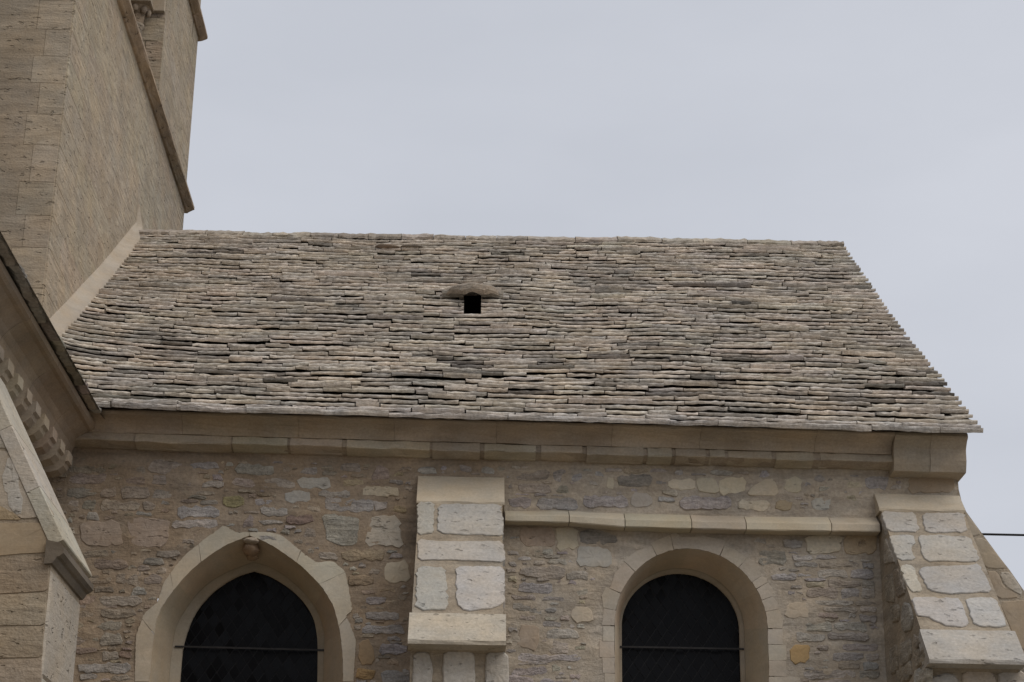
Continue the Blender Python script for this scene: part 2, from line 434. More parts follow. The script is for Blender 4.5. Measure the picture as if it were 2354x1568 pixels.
while z < 4.98:
    h = lay_rng.uniform(.035, .075); x = 2.28+lay_rng.uniform(0, .2)
    while x < 2.96:
        wd = min(lay_rng.uniform(.14, .42), 2.97-x); b = (x, z, x+wd, z+h)
        if wd > .06 and not blocked(b) and free(b, .004):
            k = h*.2
            poly = [(x+lay_rng.uniform(-k, k), z+lay_rng.uniform(-k, k)), (x+wd*.5, z+lay_rng.uniform(-k, k)), (x+wd, z+lay_rng.uniform(-k, k)), (x+wd, z+h+lay_rng.uniform(-k, k)), (x+wd*.5, z+h+lay_rng.uniform(-k, k)), (x, z+h+lay_rng.uniform(-k, k))]
            stone('stone', poly, WALL, M_RUBBLE, wall, vary(lay_rng.choice([GREY, LILAC, (.40, .365, .32), (.38, .335, .28)]), lay_rng, .07), lay_rng, lay_rng.uniform(.006, .014), .04, .005, .004, .03, 1, .002, smooth=False)
            placed.append(b); count += 1
        x += wd+lay_rng.uniform(.008, .02)
    z += h+lay_rng.uniform(.006, .014)
z = 3.93
while z < 5.72:
    h = lay_rng.choice([.045, .05, .055, .06, .07, .08, .095])
    x = -3.05+lay_rng.uniform(0, .15)
    while x < 3.6:
        thin = x > 2.3
        wd = lay_rng.uniform(.12, .42)*(1.1 if h < .07 else .8)
        hh = h*lay_rng.uniform(.75, 1.0)
        b = (x, z, x+wd, z+hh)
        if lay_rng.random() < (.97 if thin else .95) and not blocked(b) and free(b) and count < 296:
            u = lay_rng.random()
            if x < -1.9: t = lay_rng.choice([(.33, .275, .22), (.32, .28, .235), (.35, .295, .24), (.36, .30, .24)])
            elif x < -.3: t = lay_rng.choice([GREY, LILAC, TAN, (.36, .315, .265), (.37, .31, .245)])
            else: t = lay_rng.choice([GREY, LILAC, LILAC, (.42, .38, .335), (.40, .36, .305)])
            k = min(wd, hh)*.22
            poly = [(x+lay_rng.uniform(-k, k), z+lay_rng.uniform(-k, k)), (x+wd*lay_rng.uniform(.3, .7), z-lay_rng.uniform(-.2, .8)*k),
                    (x+wd+lay_rng.uniform(-k, k), z+lay_rng.uniform(-k, k)), (x+wd+lay_rng.uniform(-2*k, k), z+hh+lay_rng.uniform(-k, k)),
                    (x+wd*lay_rng.uniform(.3, .7), z+hh+lay_rng.uniform(-.5, .6)*k), (x+lay_rng.uniform(-k, 2*k), z+hh+lay_rng.uniform(-k, k))]
            stone('stone', poly, WALL, M_RUBBLE, wall, vary(t, lay_rng, .09), lay_rng, lay_rng.uniform(.003, .011), .04, .005, .005, .03, 1, .002, smooth=False)
            placed.append(b); count += 1
        x += wd*(1 if b in placed else .35)+lay_rng.uniform(.008, .03)
    z += h+lay_rng.uniform(.008, .018)
# smaller stones packed into what is left between the courses
for _ in range(9000):
    if count >= 292: break
    x = lay_rng.uniform(-3.02, 3.55); z = lay_rng.uniform(3.95, 5.66)
    h = lay_rng.uniform(.03, .075); wd = h*lay_rng.uniform(1.6, 5.0)
    b = (x, z, x+wd, z+h)
    if blocked(b) or not free(b, .006): continue
    k = h*.22
    poly = [(x+lay_rng.uniform(-k, k), z+lay_rng.uniform(-k, k)), (x+wd*lay_rng.uniform(.3, .7), z+lay_rng.uniform(-k, k)), (x+wd, z+lay_rng.uniform(-k, k)),
            (x+wd-lay_rng.uniform(0, 2)*k, z+h), (x+wd*lay_rng.uniform(.3, .7), z+h+lay_rng.uniform(-k, k)), (x+lay_rng.uniform(0, 2)*k, z+h+lay_rng.uniform(-k, k))]
    if x < -1.9: t = lay_rng.choice([(.33, .275, .22), (.32, .28, .235), (.35, .295, .24), (.36, .30, .24), (.36, .325, .29)])
    elif x < -.3: t = lay_rng.choice([GREY, LILAC, TAN, (.36, .315, .265), (.37, .31, .245)])
    else: t = lay_rng.choice([GREY, LILAC, (.42, .38, .335), (.40, .36, .305), (.43, .375, .29)])
    stone('stone', poly, WALL, M_RUBBLE, wall, vary(t, lay_rng, .08), lay_rng, lay_rng.uniform(.004, .012), .04, .005, .004, .03, 1, .002)
    placed.append(b); count += 1



# the smallest rubble and pinning stones, past the ones built singly
def stone_data(poly, fr, r, proud):
    if area(poly) < 0: poly = poly[::-1]
    o = rough_poly(poly, r, .025, .003); n_ = len(o)
    cu = sum(p[0] for p in o)/n_; cv_ = sum(p[1] for p in o)/n_
    vs = [fr.p(u, v, -.03) for u, v in o]+[fr.p(u, v, proud*.4) for u, v in o]+[fr.p(lerp(u, cu, .1), lerp(v, cv_, .12), proud+r.gauss(0, .001)) for u, v in o]+[fr.p(cu, cv_, proud+.001)]
    fs = [(k*n_+i, k*n_+(i+1) % n_, (k+1)*n_+(i+1) % n_, (k+1)*n_+i) for k in range(2) for i in range(n_)]+[(2*n_+i, 2*n_+(i+1) % n_, 3*n_) for i in range(n_)]
    return vs, fs
pv, pf, ptn = [], [], []
made = 0
for _ in range(26000):
    if made > 750: break
    x = lay_rng.uniform(-3.02, 3.55); z = lay_rng.uniform(3.9, 5.68)
    h = lay_rng.uniform(.014, .042); wd = h*lay_rng.uniform(1.5, 6.5)
    b = (x, z, x+wd, z+h)
    if blocked(b) or not free(b, .003): continue
    k = h*.25
    poly = [(x+lay_rng.uniform(-k, k), z+lay_rng.uniform(-k, k)), (x+wd*lay_rng.uniform(.3, .7), z+lay_rng.uniform(-k, k)), (x+wd, z+lay_rng.uniform(-k, k)), (x+wd-lay_rng.uniform(0, 2)*k, z+h), (x+lay_rng.uniform(0, 2)*k, z+h+lay_rng.uniform(-k, k))]
    if x < -1.9: t = lay_rng.choice([(.34, .275, .21), (.35, .30, .245), (.36, .295, .225)])
    elif x < -.3: t = lay_rng.choice([GREY, (.36, .30, .235), (.38, .315, .245)])
    else: t = lay_rng.choice([GREY, LILAC, (.43, .385, .33), (.42, .37, .305)])
    vs, fs = stone_data(poly, WALL, lay_rng, lay_rng.uniform(.003, .012)); n0 = len(pv)
    pv += vs; pf += [tuple(i+n0 for i in f) for f in fs]; ptn += [vary(t, lay_rng, .08)]*len(vs); placed.append(b); made += 1
sr = mk('small_rubble', pv, pf, M_RUBBLE, wall, tints=ptn); sr['kind'] = 'stuff'

# ---- cornice
crng = random.Random(3)
def eaveY(x): return 13.2
def ez(x): return lerp(EL.z, ER.z, (x-EL.x)/(ER.x-EL.x))
def cz(y): return W((1176, y))[1]
# heights measured on the planes where each moulding stands, relative to the eaves line
e0 = ez(0.33)
zt = atY(1176, 966, 13.26).z-e0; zf = atY(1176, 984, 13.27).z-e0; zcv = atY(1176, 1017, 13.43).z-e0; zch = atY(1176, 1035, 13.42).z-e0; zbt = atY(1176, 1053, 13.54).z-e0
def prof_top(o_extra=0):
    pr = [(-.15, zt+.05), (.22, zt+.05), (.282, zt+.012), (.285, zt), (.28, zt-.012)]
    for k in range(0, 9):
        a = k/8*math.pi/2
        pr.append((.272-.137*math.sin(a), lerp(zt-.016, zcv+.004, 1-math.cos(a))))
    pr += [(.13, zcv+.002), (-.15, zcv+.002)]
    return pr
def chpath(xs): return [lambda o, z_, x=x: Vector((x, YW-o, ez(x)+z_)) for x in xs]
corn = mk('cornice', [(-3.05, YW+.1, 5.6), (3.5, YW+.1, 5.6), (3.5, YW+.1, 5.7)], [(0, 1, 2)], M_CORNICE, chapel, (.34, .28, .21))
xr_c = atY(2228, 1040, 13.3).x
edges = [-3.05, -2.1, -1.25, -.55, .2, 1.05, 1.7, 2.55, 3.12]
for a, b in zip(edges[:-1], edges[1:]):
    xs = [a+.0008]+[lerp(a, b, k/6) for k in range(1, 6)]+[b-.0008]
    sweep('cove_block', prof_top(), chpath(xs), M_CORNICE, corn, vary((.40, .335, .258), crng, .03), rng=crng, jit=.0015)
def yb_(x): return zch
bl = [(-3.05, -2.45), (-2.445, -1.74)]
for a, b in [(530, 659), (663, 785), (794, 988), (992, 1104), (1112, 1233), (1243, 1340), (1348, 1481), (1488, 1546), (1553, 1624), (1631, 1668), (1674, 1776), (1784, 1872), (1886, 2077)]:
    bl.append((atY(a, 1035, 13.42).x, atY(b, 1035, 13.42).x))
for i, (a, b) in enumerate(bl):
    dz = crng.uniform(-.006, .006); do = crng.uniform(-.005, .005)
    pr = [(-.1, zcv), (.128+do, zcv-.001), (.152+do, zch+.004+dz), (.153+do, zch+dz), (.149+do, zch-.005+dz), (.05, zbt+dz), (.04, zbt-.003+dz), (-.1, zbt-.003+dz)]
    n = max(3, int((b-a)/.08))
    xs = [a+.004]+[lerp(a, b, k/n) for k in range(1, n)]+[b-.004]
    t = vary(CREAM if crng.random() < .45 and i > 1 else (.42, .355, .275), crng, .05)
    sweep('cornice_block', pr, chpath(xs), M_CORNICE, corn, t, rng=crng, jit=.0025)
# mortar bed behind the blocks
sweep('mortar_bed', [(-.1, zcv-.003), (.122, zcv-.003), (.146, zch), (.044, zbt+.002), (-.1, zbt+.002)], chpath([-3.04, 3.1]), M_MORTAR, corn, (.37, .31, .24))
# kneeler stones at the right-hand end
kx0 = atY(2077, 1040, 13.4).x+.01
prk = [(-.1, zt+.05), (.23, zt+.05), (.285, zt+.01), (.29, zt-.01), (.282, zt-.022), (.255, zt-.035), (.225, zf-.01), (.208, zf-.03), (.202, zcv+.005), (.20, zch+.01), (.19, zbt), (.165, zbt-.045), (.15, zbt-.048), (-.1, zbt-.053)]
for a, b, dd in ((3.122, 3.39, -.006), (3.391, xr_c, .0)):
    sweep('kneeler_stone', [(o+(dd if o > .14 else 0), z_) for o, z_ in prk], chpath([a, lerp(a, b, .4), lerp(a, b, .8), b]), M_CORNICE, corn, vary((.40, .34, .265), crng, .02), rng=crng, jit=.0012)

# ---- string course between the buttresses
strc = box('string_course', (.2, YW-.03, str_b+.01), (3.0, YW+.05, str_t-.03), M_MORTAR, chapel, MORT_R)
sx = [1160, 1308, 1436, 1589, 1714, 1910, 2022]
sy = [(1172, 1197), (1173, 1200), (1177, 1210), (1181, 1214), (1184, 1217), (1186, 1220), (1188, 1221)]
for i in range(len(sx)-1):
    A0, A1 = atY(sx[i], (sy[i][0]+sy[i][1])/2, YW-.12), atY(sx[i+1], (sy[i+1][0]+sy[i+1][1])/2, YW-.12)
    zt0, zt1 = atY(sx[i], sy[i][0], YW-.02).z, atY(sx[i+1], sy[i+1][0], YW-.02).z
    zb0, zb1 = atY(sx[i], sy[i][1], YW-.13).z, atY(sx[i+1], sy[i+1][1], YW-.13).z
    def pth(t, a=A0.x+.003, b=A1.x-.003):
        x = lerp(a, b, t); T = lerp(zt0, zt1, t); B = lerp(zb0, zb1, t)
        def f(o, q): return Vector((x, YW-o, lerp(B, T, q)))
        return f
    pr = [(-.08, 1.0), (.012, 1.0), (.125, .42), (.132, .36), (.132, .02), (.125, -.03), (-.08, -.03)]
    sweep('string_block', pr, [pth(k/5) for k in range(6)], M_ASHLAR, strc, vary(CREAM, crng, .04), rng=crng, jit=.001)

# ---- pointed window
def loft(name, A_, B_, ya, yb2, mat, parent, tint, i0, i1, mid=None, gap=.0):
    vs, fs = [], []
    rows = 5
    for i in range(i0, i1+1):
        for r in range(rows):
            t = r/(rows-1)
            vs.append((lerp(A_[i][0], B_[i][0], t), lerp(ya, yb2, t), lerp(A_[i][1], B_[i][1], t)))
    n = i1-i0+1
    for i in range(n-1):
        for r in range(rows-1):
            a = i*rows+r; fs.append((a, a+rows, a+rows+1, a+1))
    return mk(name, vs, fs, mat, parent, tint, True)

def clip(poly, conv):
    """Sutherland-Hodgman, conv counter-clockwise convex"""
    out = poly
    n = len(conv)
    for i in range(n):
        a, b = conv[i], conv[(i+1) % n]
        inp = out; out = []
        if not inp: break
        def side(p): return (b[0]-a[0])*(p[1]-a[1])-(b[1]-a[1])*(p[0]-a[0])
        for k in range(len(inp)):
            p, q = inp[k-1], inp[k]
            sp, sq = side(p), side(q)
            if sq >= 0:
                if sp < 0:
                    t = sp/(sp-sq); out.append((lerp(p[0], q[0], t), lerp(p[1], q[1], t)))
                out.append(q)
            elif sp >= 0:
                t = sp/(sp-sq); out.append((lerp(p[0], q[0], t), lerp(p[1], q[1], t)))
    return out

PROUD = {'pointed_window': .009, 'round_window': .0045}
def make_window(name, arris, arris_inner, glass_poly, depth, joints, surround, rngw, zbar, tint, rev_tint, label):
    yin = YW+depth
    # the window part itself: the inner rebate frame that carries the glass
    n = len(glass_poly)
    fo = arris_inner
    vs, fs = [], []
    m = len(arris_inner)
    for (ring, y) in ((arris_inner, yin-.002), (arris_inner, yin+.05), (glass_poly, yin+.05), (glass_poly, yin+.12)):
        vs += [(p[0], y, p[1]) for p in ring]
    for k in range(3):
        for i in range(m-1):
            fs.append((k*m+i, (k+1)*m+i, (k+1)*m+i+1, k*m+i+1))
    win = mk(name, vs, fs, M_ASHLAR, chapel, tint, True); win['label'] = label
    for a, b in zip(joints[:-1], joints[1:]):
        loft('reveal_stone', arris, arris_inner, YW-PROUD[name]-.0005, yin, M_ASHLAR, win, vary(rev_tint, rngw, .04), a, b)
    for poly, t in surround:
        stone('surround_stone', poly, WALL, M_ASHLAR, win, vary(t, rngw, .03), rngw, PROUD[name], .05, .0015, .0015, .05, 1, .0005, smooth=False, cut=.03)
    # lattice of diamond panes
    bb = bbox(glass_poly); yg = yin+.10
    dw, dh = .087, .127
    conv = glass_poly if area(glass_poly) > 0 else glass_poly[::-1]
    i = 0
    zz = 3.35
    while zz < bb[3]+dh:
        row = 0
        xx = bb[0]-dw+(dw/2 if i % 2 else 0)
        while xx < bb[2]+dw:
            g_ = .0045
            pl = clip([(xx, zz-dh/2+g_), (xx+dw/2-g_, zz), (xx, zz+dh/2-g_), (xx-dw/2+g_, zz)], conv)
            if len(pl) > 2 and abs(area(pl)) > 2e-4:
                tx, tz = rngw.gauss(0, .04), rngw.gauss(0, .04)
                c = (sum(q[0] for q in pl)/len(pl), sum(q[1] for q in pl)/len(pl))
                v2 = [(q[0], yg+(q[0]-c[0])*tx+(q[1]-c[1])*tz, q[1]) for q in pl] + [(q[0], yg+.004+(q[0]-c[0])*tx+(q[1]-c[1])*tz, q[1]) for q in pl]
                k = len(pl)
                f2 = [tuple(range(k)), tuple(range(2*k-1, k-1, -1))]+[(q, k+q, k+(q+1) % k, (q+1) % k) for q in range(k)]
                mk('pane', v2, f2, M_GLASS, win)
            xx += dw
        zz += dh/2; i += 1
    # lead: a closed dark sheet set just behind the panes, showing between them, and the part below the frame
    low = [(glass_poly[0][0], SILL+.05)]+list(glass_poly)+[(glass_poly[-1][0], SILL+.05)]
    n2 = len(low)
    mk('lead_lattice', [(q[0], yg+.006, q[1]) for q in low], [tuple(range(n2))], M_LEAD, win)
    for zb in zbar:
        a = glass_poly[0][0]-.05; b = glass_poly[-1][0]+.05
        za, zb2 = zb
        vs = []
        for x, zc in ((a, za), (b, zb2)):
            vs += [(x, yin+.045+dy, zc+dz) for dy, dz in ((-.006, -.006), (.006, -.006), (.006, .006), (-.006, .006))]
        mk('saddle_bar', vs, [(0, 1, 2, 3), (7, 6, 5, 4), (0, 4, 5, 1), (1, 5, 6, 2), (2, 6, 7, 3), (3, 7, 4, 0)], M_IRON, win)
    box('sill', (arris[0][0]-.08, YW-.06, SILL-.14), (arris[-1][0]+.08, yin+.12, SILL), M_ASHLAR, win, tint)
    return win

DEP = .42
FI = Frame((0, YW+DEP, 0), (1, 0, 0), (0, 0, 1), (0, -1, 0)); FG = Frame((0, YW+DEP+.08, 0), (1, 0, 0), (0, 0, 1), (0, -1, 0))
li = resample([FI.px(*c3(*p)) for p in [(993, 1568), (1005, 1440), (1030, 1262), (1090, 1140), (1200, 1005), (1330, 922), (1490, 860)]], 25)
ri = resample([FI.px(*c3(*p)) for p in [(1490, 860), (1610, 897), (1740, 990), (1835, 1095), (1890, 1200), (1910, 1300), (1906, 1440), (1905, 1568)]], 25)
lg = resample([FG.px(*c3(*p)) for p in [(1060, 1568), (1070, 1440), (1088, 1325), (1150, 1165), (1260, 1035), (1390, 950), (1498, 914)]], 25)
rg = resample([FG.px(*c3(*p)) for p in [(1498, 914), (1610, 955), (1745, 1050), (1835, 1170), (1868, 1300), (1872, 1440), (1870, 1568)]], 25)
ext = lambda pts: [(pts[0][0], SILL)]+pts+[(pts[-1][0], SILL)]
p_arris = ext(arL+arR[1:]); p_in = ext(li+ri[1:]); p_gl = ext(lg+rg[1:])
srng = random.Random(11)
lo = resample([W(p) for p in lo_left], 60, False); ro = resample([W(p) for p in lo_right], 60, False)
def ring_piece(inner, outer, i0, i1, o0, o1, g=.0035):
    """stone between two stations of the arris and the ragged outer edge"""
    a = inner[i0:i1+1]; b = outer[o0:o1+1]
    poly = list(a)+list(reversed(b))
    c = (sum(q[0] for q in poly)/len(poly), sum(q[1] for q in poly)/len(poly))
    return [(lerp(q[0], c[0], g/.4), lerp(q[1], c[1], g/.4)) for q in poly]
sur = []
for (i0, i1, o0, o1) in ((0, 6, 0, 17), (6, 12, 17, 32), (12, 17, 32, 43), (17, 24, 43, 59)):
    sur.append((ring_piece(arL, lo, i0, i1, o0, o1, .0012), (.47, .41, .32)))
for (i0, i1, o0, o1) in ((0, 7, 0, 15), (7, 11, 15, 29), (11, 17, 29, 42), (17, 24, 42, 59)):
    sur.append((ring_piece(arR, ro, i0, i1, o0, o1, .0012), (.50, .45, .36)))
for s in (-1, 1):
    x0 = p_arris[0][0] if s < 0 else p_arris[-1][0]
    sur.append(([(x0, 2.75), (x0, arL[0][1]-.004), (x0+s*.13, arL[0][1]-.004), (x0+s*.13, 2.75)], (.38, .33, .25)))
zb1 = [(FI.px(400, 1483)[1], FI.px(745, 1492)[1])]
win1 = make_window('pointed_window', p_arris, p_in, p_gl, DEP, [0, 1, 8, 14, 19, 25, 31, 37, 43, 49, 50], sur, srng, zb1, (.40, .345, .265), (.50, .415, .305), 'pointed arch window with carved keystone')

# carved head at the apex of the pointed window
def lumpy(name, c, s, mat, parent, tint, seed, nu=16, nv=10, amp=.25):
    vs, fs = [], []
    for j in range(nv+1):
        for i in range(nu):
            th, ph = math.pi*j/nv, 2*math.pi*i/nu
            d = Vector((math.sin(th)*math.cos(ph), math.sin(th)*math.sin(ph), math.cos(th)))
            k = 1+amp*noise.noise(d*2.2+Vector((seed, 0, 0)))+amp*.6*noise.noise(d*5+Vector((0, seed, 0)))
            vs.append((c[0]+d.x*s[0]*k, c[1]+d.y*s[1]*k, c[2]+d.z*s[2]*k))
    for j in range(nv):
        for i in range(nu):
            fs.append((j*nu+i, j*nu+(i+1) % nu, (j+1)*nu+(i+1) % nu, (j+1)*nu+i))
    return mk(name, vs, fs, mat, parent, tint, True)
kh = atY(577, 1262, YW+.12)
hd = lumpy('carved_keystone', kh, (.062, .10, .05), M_CORNICE, win1, (.36, .26, .18), 2.1)
kk = atY(577, 1243, YW+.01); lumpy('carved_keystone', kk, (.06, .05, .022), M_CORNICE, win1, (.43, .36, .28), 5.2)
kk = atY(580, 1279, YW+.2); lumpy('carved_keystone', kk, (.045, .06, .03), M_CORNICE, win1, (.36, .27, .19), 8.4)

# ---- round window
FI2, FG2 = FI, FG
ci = FI.px(1567, 1443); ri_ = abs(FI.px(1710, 1443)[0]-FI.px(1423, 1443)[0])/2; ti = FI.px(1565, 1306)[1]-ci[1]
cg = FG.px(1563.5, 1445); rg_ = abs(FG.px(1699, 1443)[0]-FG.px(1428, 1443)[0])/2; tg = FG.px(1563, 1318)[1]-cg[1]
q_in = ext(arcpts(ci, ri_, ti, 41)); q_gl = ext(arcpts(cg, rg_, tg, 41)); q_ar = ext(rd_arc)
sur2 = []
def ringpt(ang, e): return (rc[0]-(rr+e)*math.cos(ang), rc[1]+(rv+e*.96)*math.sin(ang))
angs = [0, .19, .42, .76, 1.12, 1.36, 1.46, 1.98, 2.27, 2.52, 2.62, 2.78, 2.93, math.pi]
for i, (a, b) in enumerate(zip(angs[:-1], angs[1:])):
    e0_, e1_ = srng.uniform(.085, .125), srng.uniform(.085, .13)
    k = max(2, int((b-a)/.08)); g_ = .0012
    inn = [ringpt(lerp(a+g_, b-g_, t/k), .001) for t in range(k+1)]
    outp = [ringpt(b-g_*.7, e1_), ringpt((a+b)/2, (e0_+e1_)/2+srng.uniform(-.005, .02)), ringpt(a+g_*.7, e0_)]
    sur2.append((inn+outp, srng.choice([(.415, .36, .288), (.43, .37, .295), (.405, .35, .28)])))
zz = rc[1]-.006
for (h, eL, eR) in ((.11, .085, .11), (.115, .11, .13), (.115, .09, .125), (.2, .075, .22), (.26, .10, .13), (.3, .14, .2), (.28, .1, .1)):
    for s, e in ((-1, eL), (1, eR)):
        x0 = rc[0]+s*rr
        z1 = max(zz-h, 2.76)
        if zz-z1 > .03: sur2.append(([(x0, z1), (x0, zz-.0012), (x0+s*e, zz-.0012), (x0+s*e, z1)], srng.choice([(.415, .36, .288), (.43, .375, .305)])))
    zz -= h
zb2 = [(FI.px(1430, 1484)[1], FI.px(1705, 1489)[1])]
win2 = make_window('round_window', q_ar, q_in, q_gl, DEP, [0, 1, 7, 14, 21, 28, 35, 41, 42], sur2, srng, zb2, (.38, .33, .26), (.54, .45, .34), 'round arched window beside the right buttress')

# ---- buttresses
brng = random.Random(5)
def buttress(xa, xb, ztop, yfoot, zfoot, polys, cap_tint, side_stones, label):
    """sloping weathering from the wall face to the drip; polys in picture coordinates on the slope"""
    top_l = Vector((xa, YW, ztop)); d = Vector((0, yfoot-YW, zfoot-ztop))
    Vv = -d.normalized(); Nn = Vector((1, 0, 0)).cross(Vv)
    if Nn.y > 0: Nn = -Nn
    fr = Frame(top_l, (1, 0, 0), Vv, Nn)
    e = .012
    body = [(xa+e, YW, 0), (xb-e, YW, 0), (xb-e, yfoot+.17, 0), (xa+e, yfoot+.17, 0),
            (xa+e, yfoot+.17, zfoot-.04), (xb-e, yfoot+.17, zfoot-.04), (xb-e, yfoot+.03, zfoot+.03), (xa+e, yfoot+.03, zfoot+.03), (xa+e, YW, ztop-.003), (xb-e, YW, ztop-.003)]
    f = [(3, 2, 5, 4), (4, 5, 6, 7), (7, 6, 9, 8), (0, 3, 4, 7, 8), (2, 1, 9, 6, 5)]
    b = mk('buttress', body, f, M_MORTAR, chapel, (.325, .275, .21)); b['label'] = label
    for (pts, t, mat, pr, jit) in polys:
        poly = [fr.px(*q) for q in pts]
        poly = [(min(max(u, .0), xb-xa), v) for u, v in poly]
        stone('stone', poly, fr, mat, b, vary(t, brng, .03), brng, pr, .05, .005, jit, .03, 1, .0015, smooth=False)
    # smooth cap stone and drip stone run the full width
    return b, fr
XA, XB = -.365, .262
mid, frm = buttress(XA, XB, 5.545, 12.3, 4.065, [
    ([c4(757, 512), c4(858, 512), c4(860, 690), c4(762, 700)], PALE, M_POROUS, .008, .005),
    ([c4(884, 522), c4(1258, 522), c4(1272, 712), c4(878, 690)], PALE, M_POROUS, .008, .006),
    ([c4(764, 728), c4(905, 742), c4(1278, 742), c4(1290, 866), c4(960, 850), c4(764, 852)], PALE, M_POROUS, .008, .005),
    ([c4(758, 890), c4(930, 895), c4(945, 1100), c4(925, 1148), c4(752, 1140)], PALE, M_POROUS, .008, .006),
    ([c4(985, 888), c4(1292, 890), c4(1300, 1110), c4(1170, 1146), c4(1040, 1150), c4(990, 1105)], (.42, .395, .365), M_POROUS, .008, .005)],
    CREAM, [], 'sloping buttress between the two windows')
def full_piece(name, fr, x0, x1, v0, v1, thick, tint, parent, mat, lip=0.0, face=0.0):
    """a stone as wide as the buttress, lying on the slope between slope distances v0 (upper) and v1 (lower)"""
    vs = []
    n = 7
    for k in range(n+1):
        u = lerp(x0, x1, k/n)
        q = [(v0, -.06), (v0, thick), (lerp(v0, v1, .5), thick+.002), (v1+.008, thick), (v1, thick-.008)]
        for (v, h) in q: vs.append(fr.p(u, v+brng.gauss(0, .0015), h+brng.gauss(0, .0012)))
        base = fr.p(u, v1, thick-.012)
        vs.append(base+Vector((0, 0, -face-.001)))
        vs.append(base+Vector((0, .19, -face-.012)))
    m = 7; fs = []
    for k in range(n):
        for i in range(m):
            j = (i+1) % m
            fs.append((k*m+i, k*m+j, (k+1)*m+j, (k+1)*m+i))
    fs.append(tuple(range(m-1, -1, -1))); fs.append(tuple(n*m+i for i in range(m)))
    return mk(name, vs, fs, mat, parent, tint)
Lm = (Vector((0, 12.3, 4.065))-Vector((0, YW, 5.545))).length
def vy(fr, x, y): return fr.px(x, y)[1]
full_piece('cap_stone', frm, -.004, XB-XA+.004, .0, vy(frm, *c4(1000, 516)), .012, CREAM, mid, M_ASHLAR, face=.004)
full_piece('drip_stone', frm, -.003, XB-XA+.006, vy(frm, *c4(1000, 1176)), vy(frm, *c4(1000, 1338)), .016, (.45, .40, .32), mid, M_POROUS, face=.012)
# front stones under the drip
fy = 12.3+.17-.002
FRB = Frame((0, fy, 0), (1, 0, 0), (0, 0, 1), (0, -1, 0))
for pts, t in (([c4(738, 1390), c4(825, 1390), c4(850, 1480), c4(850, 1640), c4(728, 1640)], PALE), ([c4(912, 1385), c4(1100, 1385), c4(1108, 1640), c4(912, 1640)], (.46, .43, .38)), ([c4(1160, 1392), c4(1298, 1392), c4(1302, 1640), c4(1160, 1640)], PALE)):
    stone('stone', [FRB.px(*q) for q in pts], FRB, M_POROUS, mid, t, brng, .015, .04, .01, .004, .04, 1, .003)
zz = 3.76
while zz > .3:
    for (u0, u1) in ((XA+.02, lerp(XA, XB, brng.uniform(.35, .6))),):
        stone('stone', [(u0, zz-.27), (u1, zz-.27), (u1, zz), (u0, zz)], FRB, M_POROUS, mid, vary(PALE, brng, .05), brng, .015, .04, .01, .004, .06)
        stone('stone', [(u1+.03, zz-.27), (XB-.02, zz-.27), (XB-.02, zz), (u1+.03, zz)], FRB, M_POROUS, mid, vary(PALE, brng, .05), brng, .015, .04, .01, .004, .06)
    zz -= .30

RA, RB = 3.008, 3.634
rb, frr = buttress(RA, RB, 5.48, 12.25, 3.985, [
    ([c6(664, 565), c6(870, 575), c6(895, 685), c6(700, 682)], PALE, M_POROUS, .008, .004),
    ([c6(905, 575), c6(1150, 575), c6(1180, 685), c6(930, 692)], PALE, M_POROUS, .008, .004),
    ([c6(703, 705), c6(855, 702), c6(868, 745), c6(842, 775), c6(868, 850), c6(765, 852)], PALE, M_POROUS, .008, .004),
    ([c6(878, 705), c6(1190, 712), c6(1250, 862), c6(922, 858)], PALE, M_POROUS, .008, .005),
    ([c6(772, 885), c6(842, 882), c6(862, 900), c6(914, 1042), c6(838, 1042)], (.46, .42, .35), M_POROUS, .008, .004),
    ([c6(880, 895), c6(1250, 878), c6(1325, 1040), c6(1060, 1052), c6(945, 1032)], (.41, .39, .365), M_POROUS, .009, .004),
    ([c6(842, 1072), c6(1110, 1075), c6(1145, 1110), c6(1190, 1240), c6(1060, 1246), c6(960, 1195), c6(880, 1180)], (.42, .40, .372), M_POROUS, .009, .005),
    ([c6(1155, 1075), c6(1338, 1070), c6(1405, 1225), c6(1385, 1248), c6(1220, 1240)], (.41, .39, .365), M_POROUS, .009, .004)],
    CREAM, [], 'sloping buttress at the right end of the wall')
full_piece('cap_stone', frr, -.004, RB-RA+.002, .0, vy(frr, *c6(900, 562)), .012, CREAM, rb, M_ASHLAR, face=.004)
full_piece('drip_stone', frr, -.003, RB-RA+.006, vy(frr, *c6(1150, 1274)), vy(frr, *c6(1200, 1452)), .016, PALE, rb, M_POROUS, face=.012)
FRB2 = Frame((0, 12.25+.17-.002, 0), (1, 0, 0), (0, 0, 1), (0, -1, 0))
for pts, t in (([c6(945, 1575), c6(960, 1540), c6(1030, 1515), c6(1110, 1530), c6(1125, 1575), c6(1120, 1680), c6(950, 1680)], PALE), ([c6(1140, 1497), c6(1330, 1497), c6(1345, 1680), c6(1145, 1680)], (.42, .36, .29)), ([c6(1352, 1500), c6(1520, 1500), c6(1530, 1680), c6(1360, 1680)], (.40, .36, .31))):
    stone('stone', [FRB2.px(*q) for q in pts], FRB2, M_POROUS, rb, t, brng, .015, .04, .01, .004, .04, 1, .003)
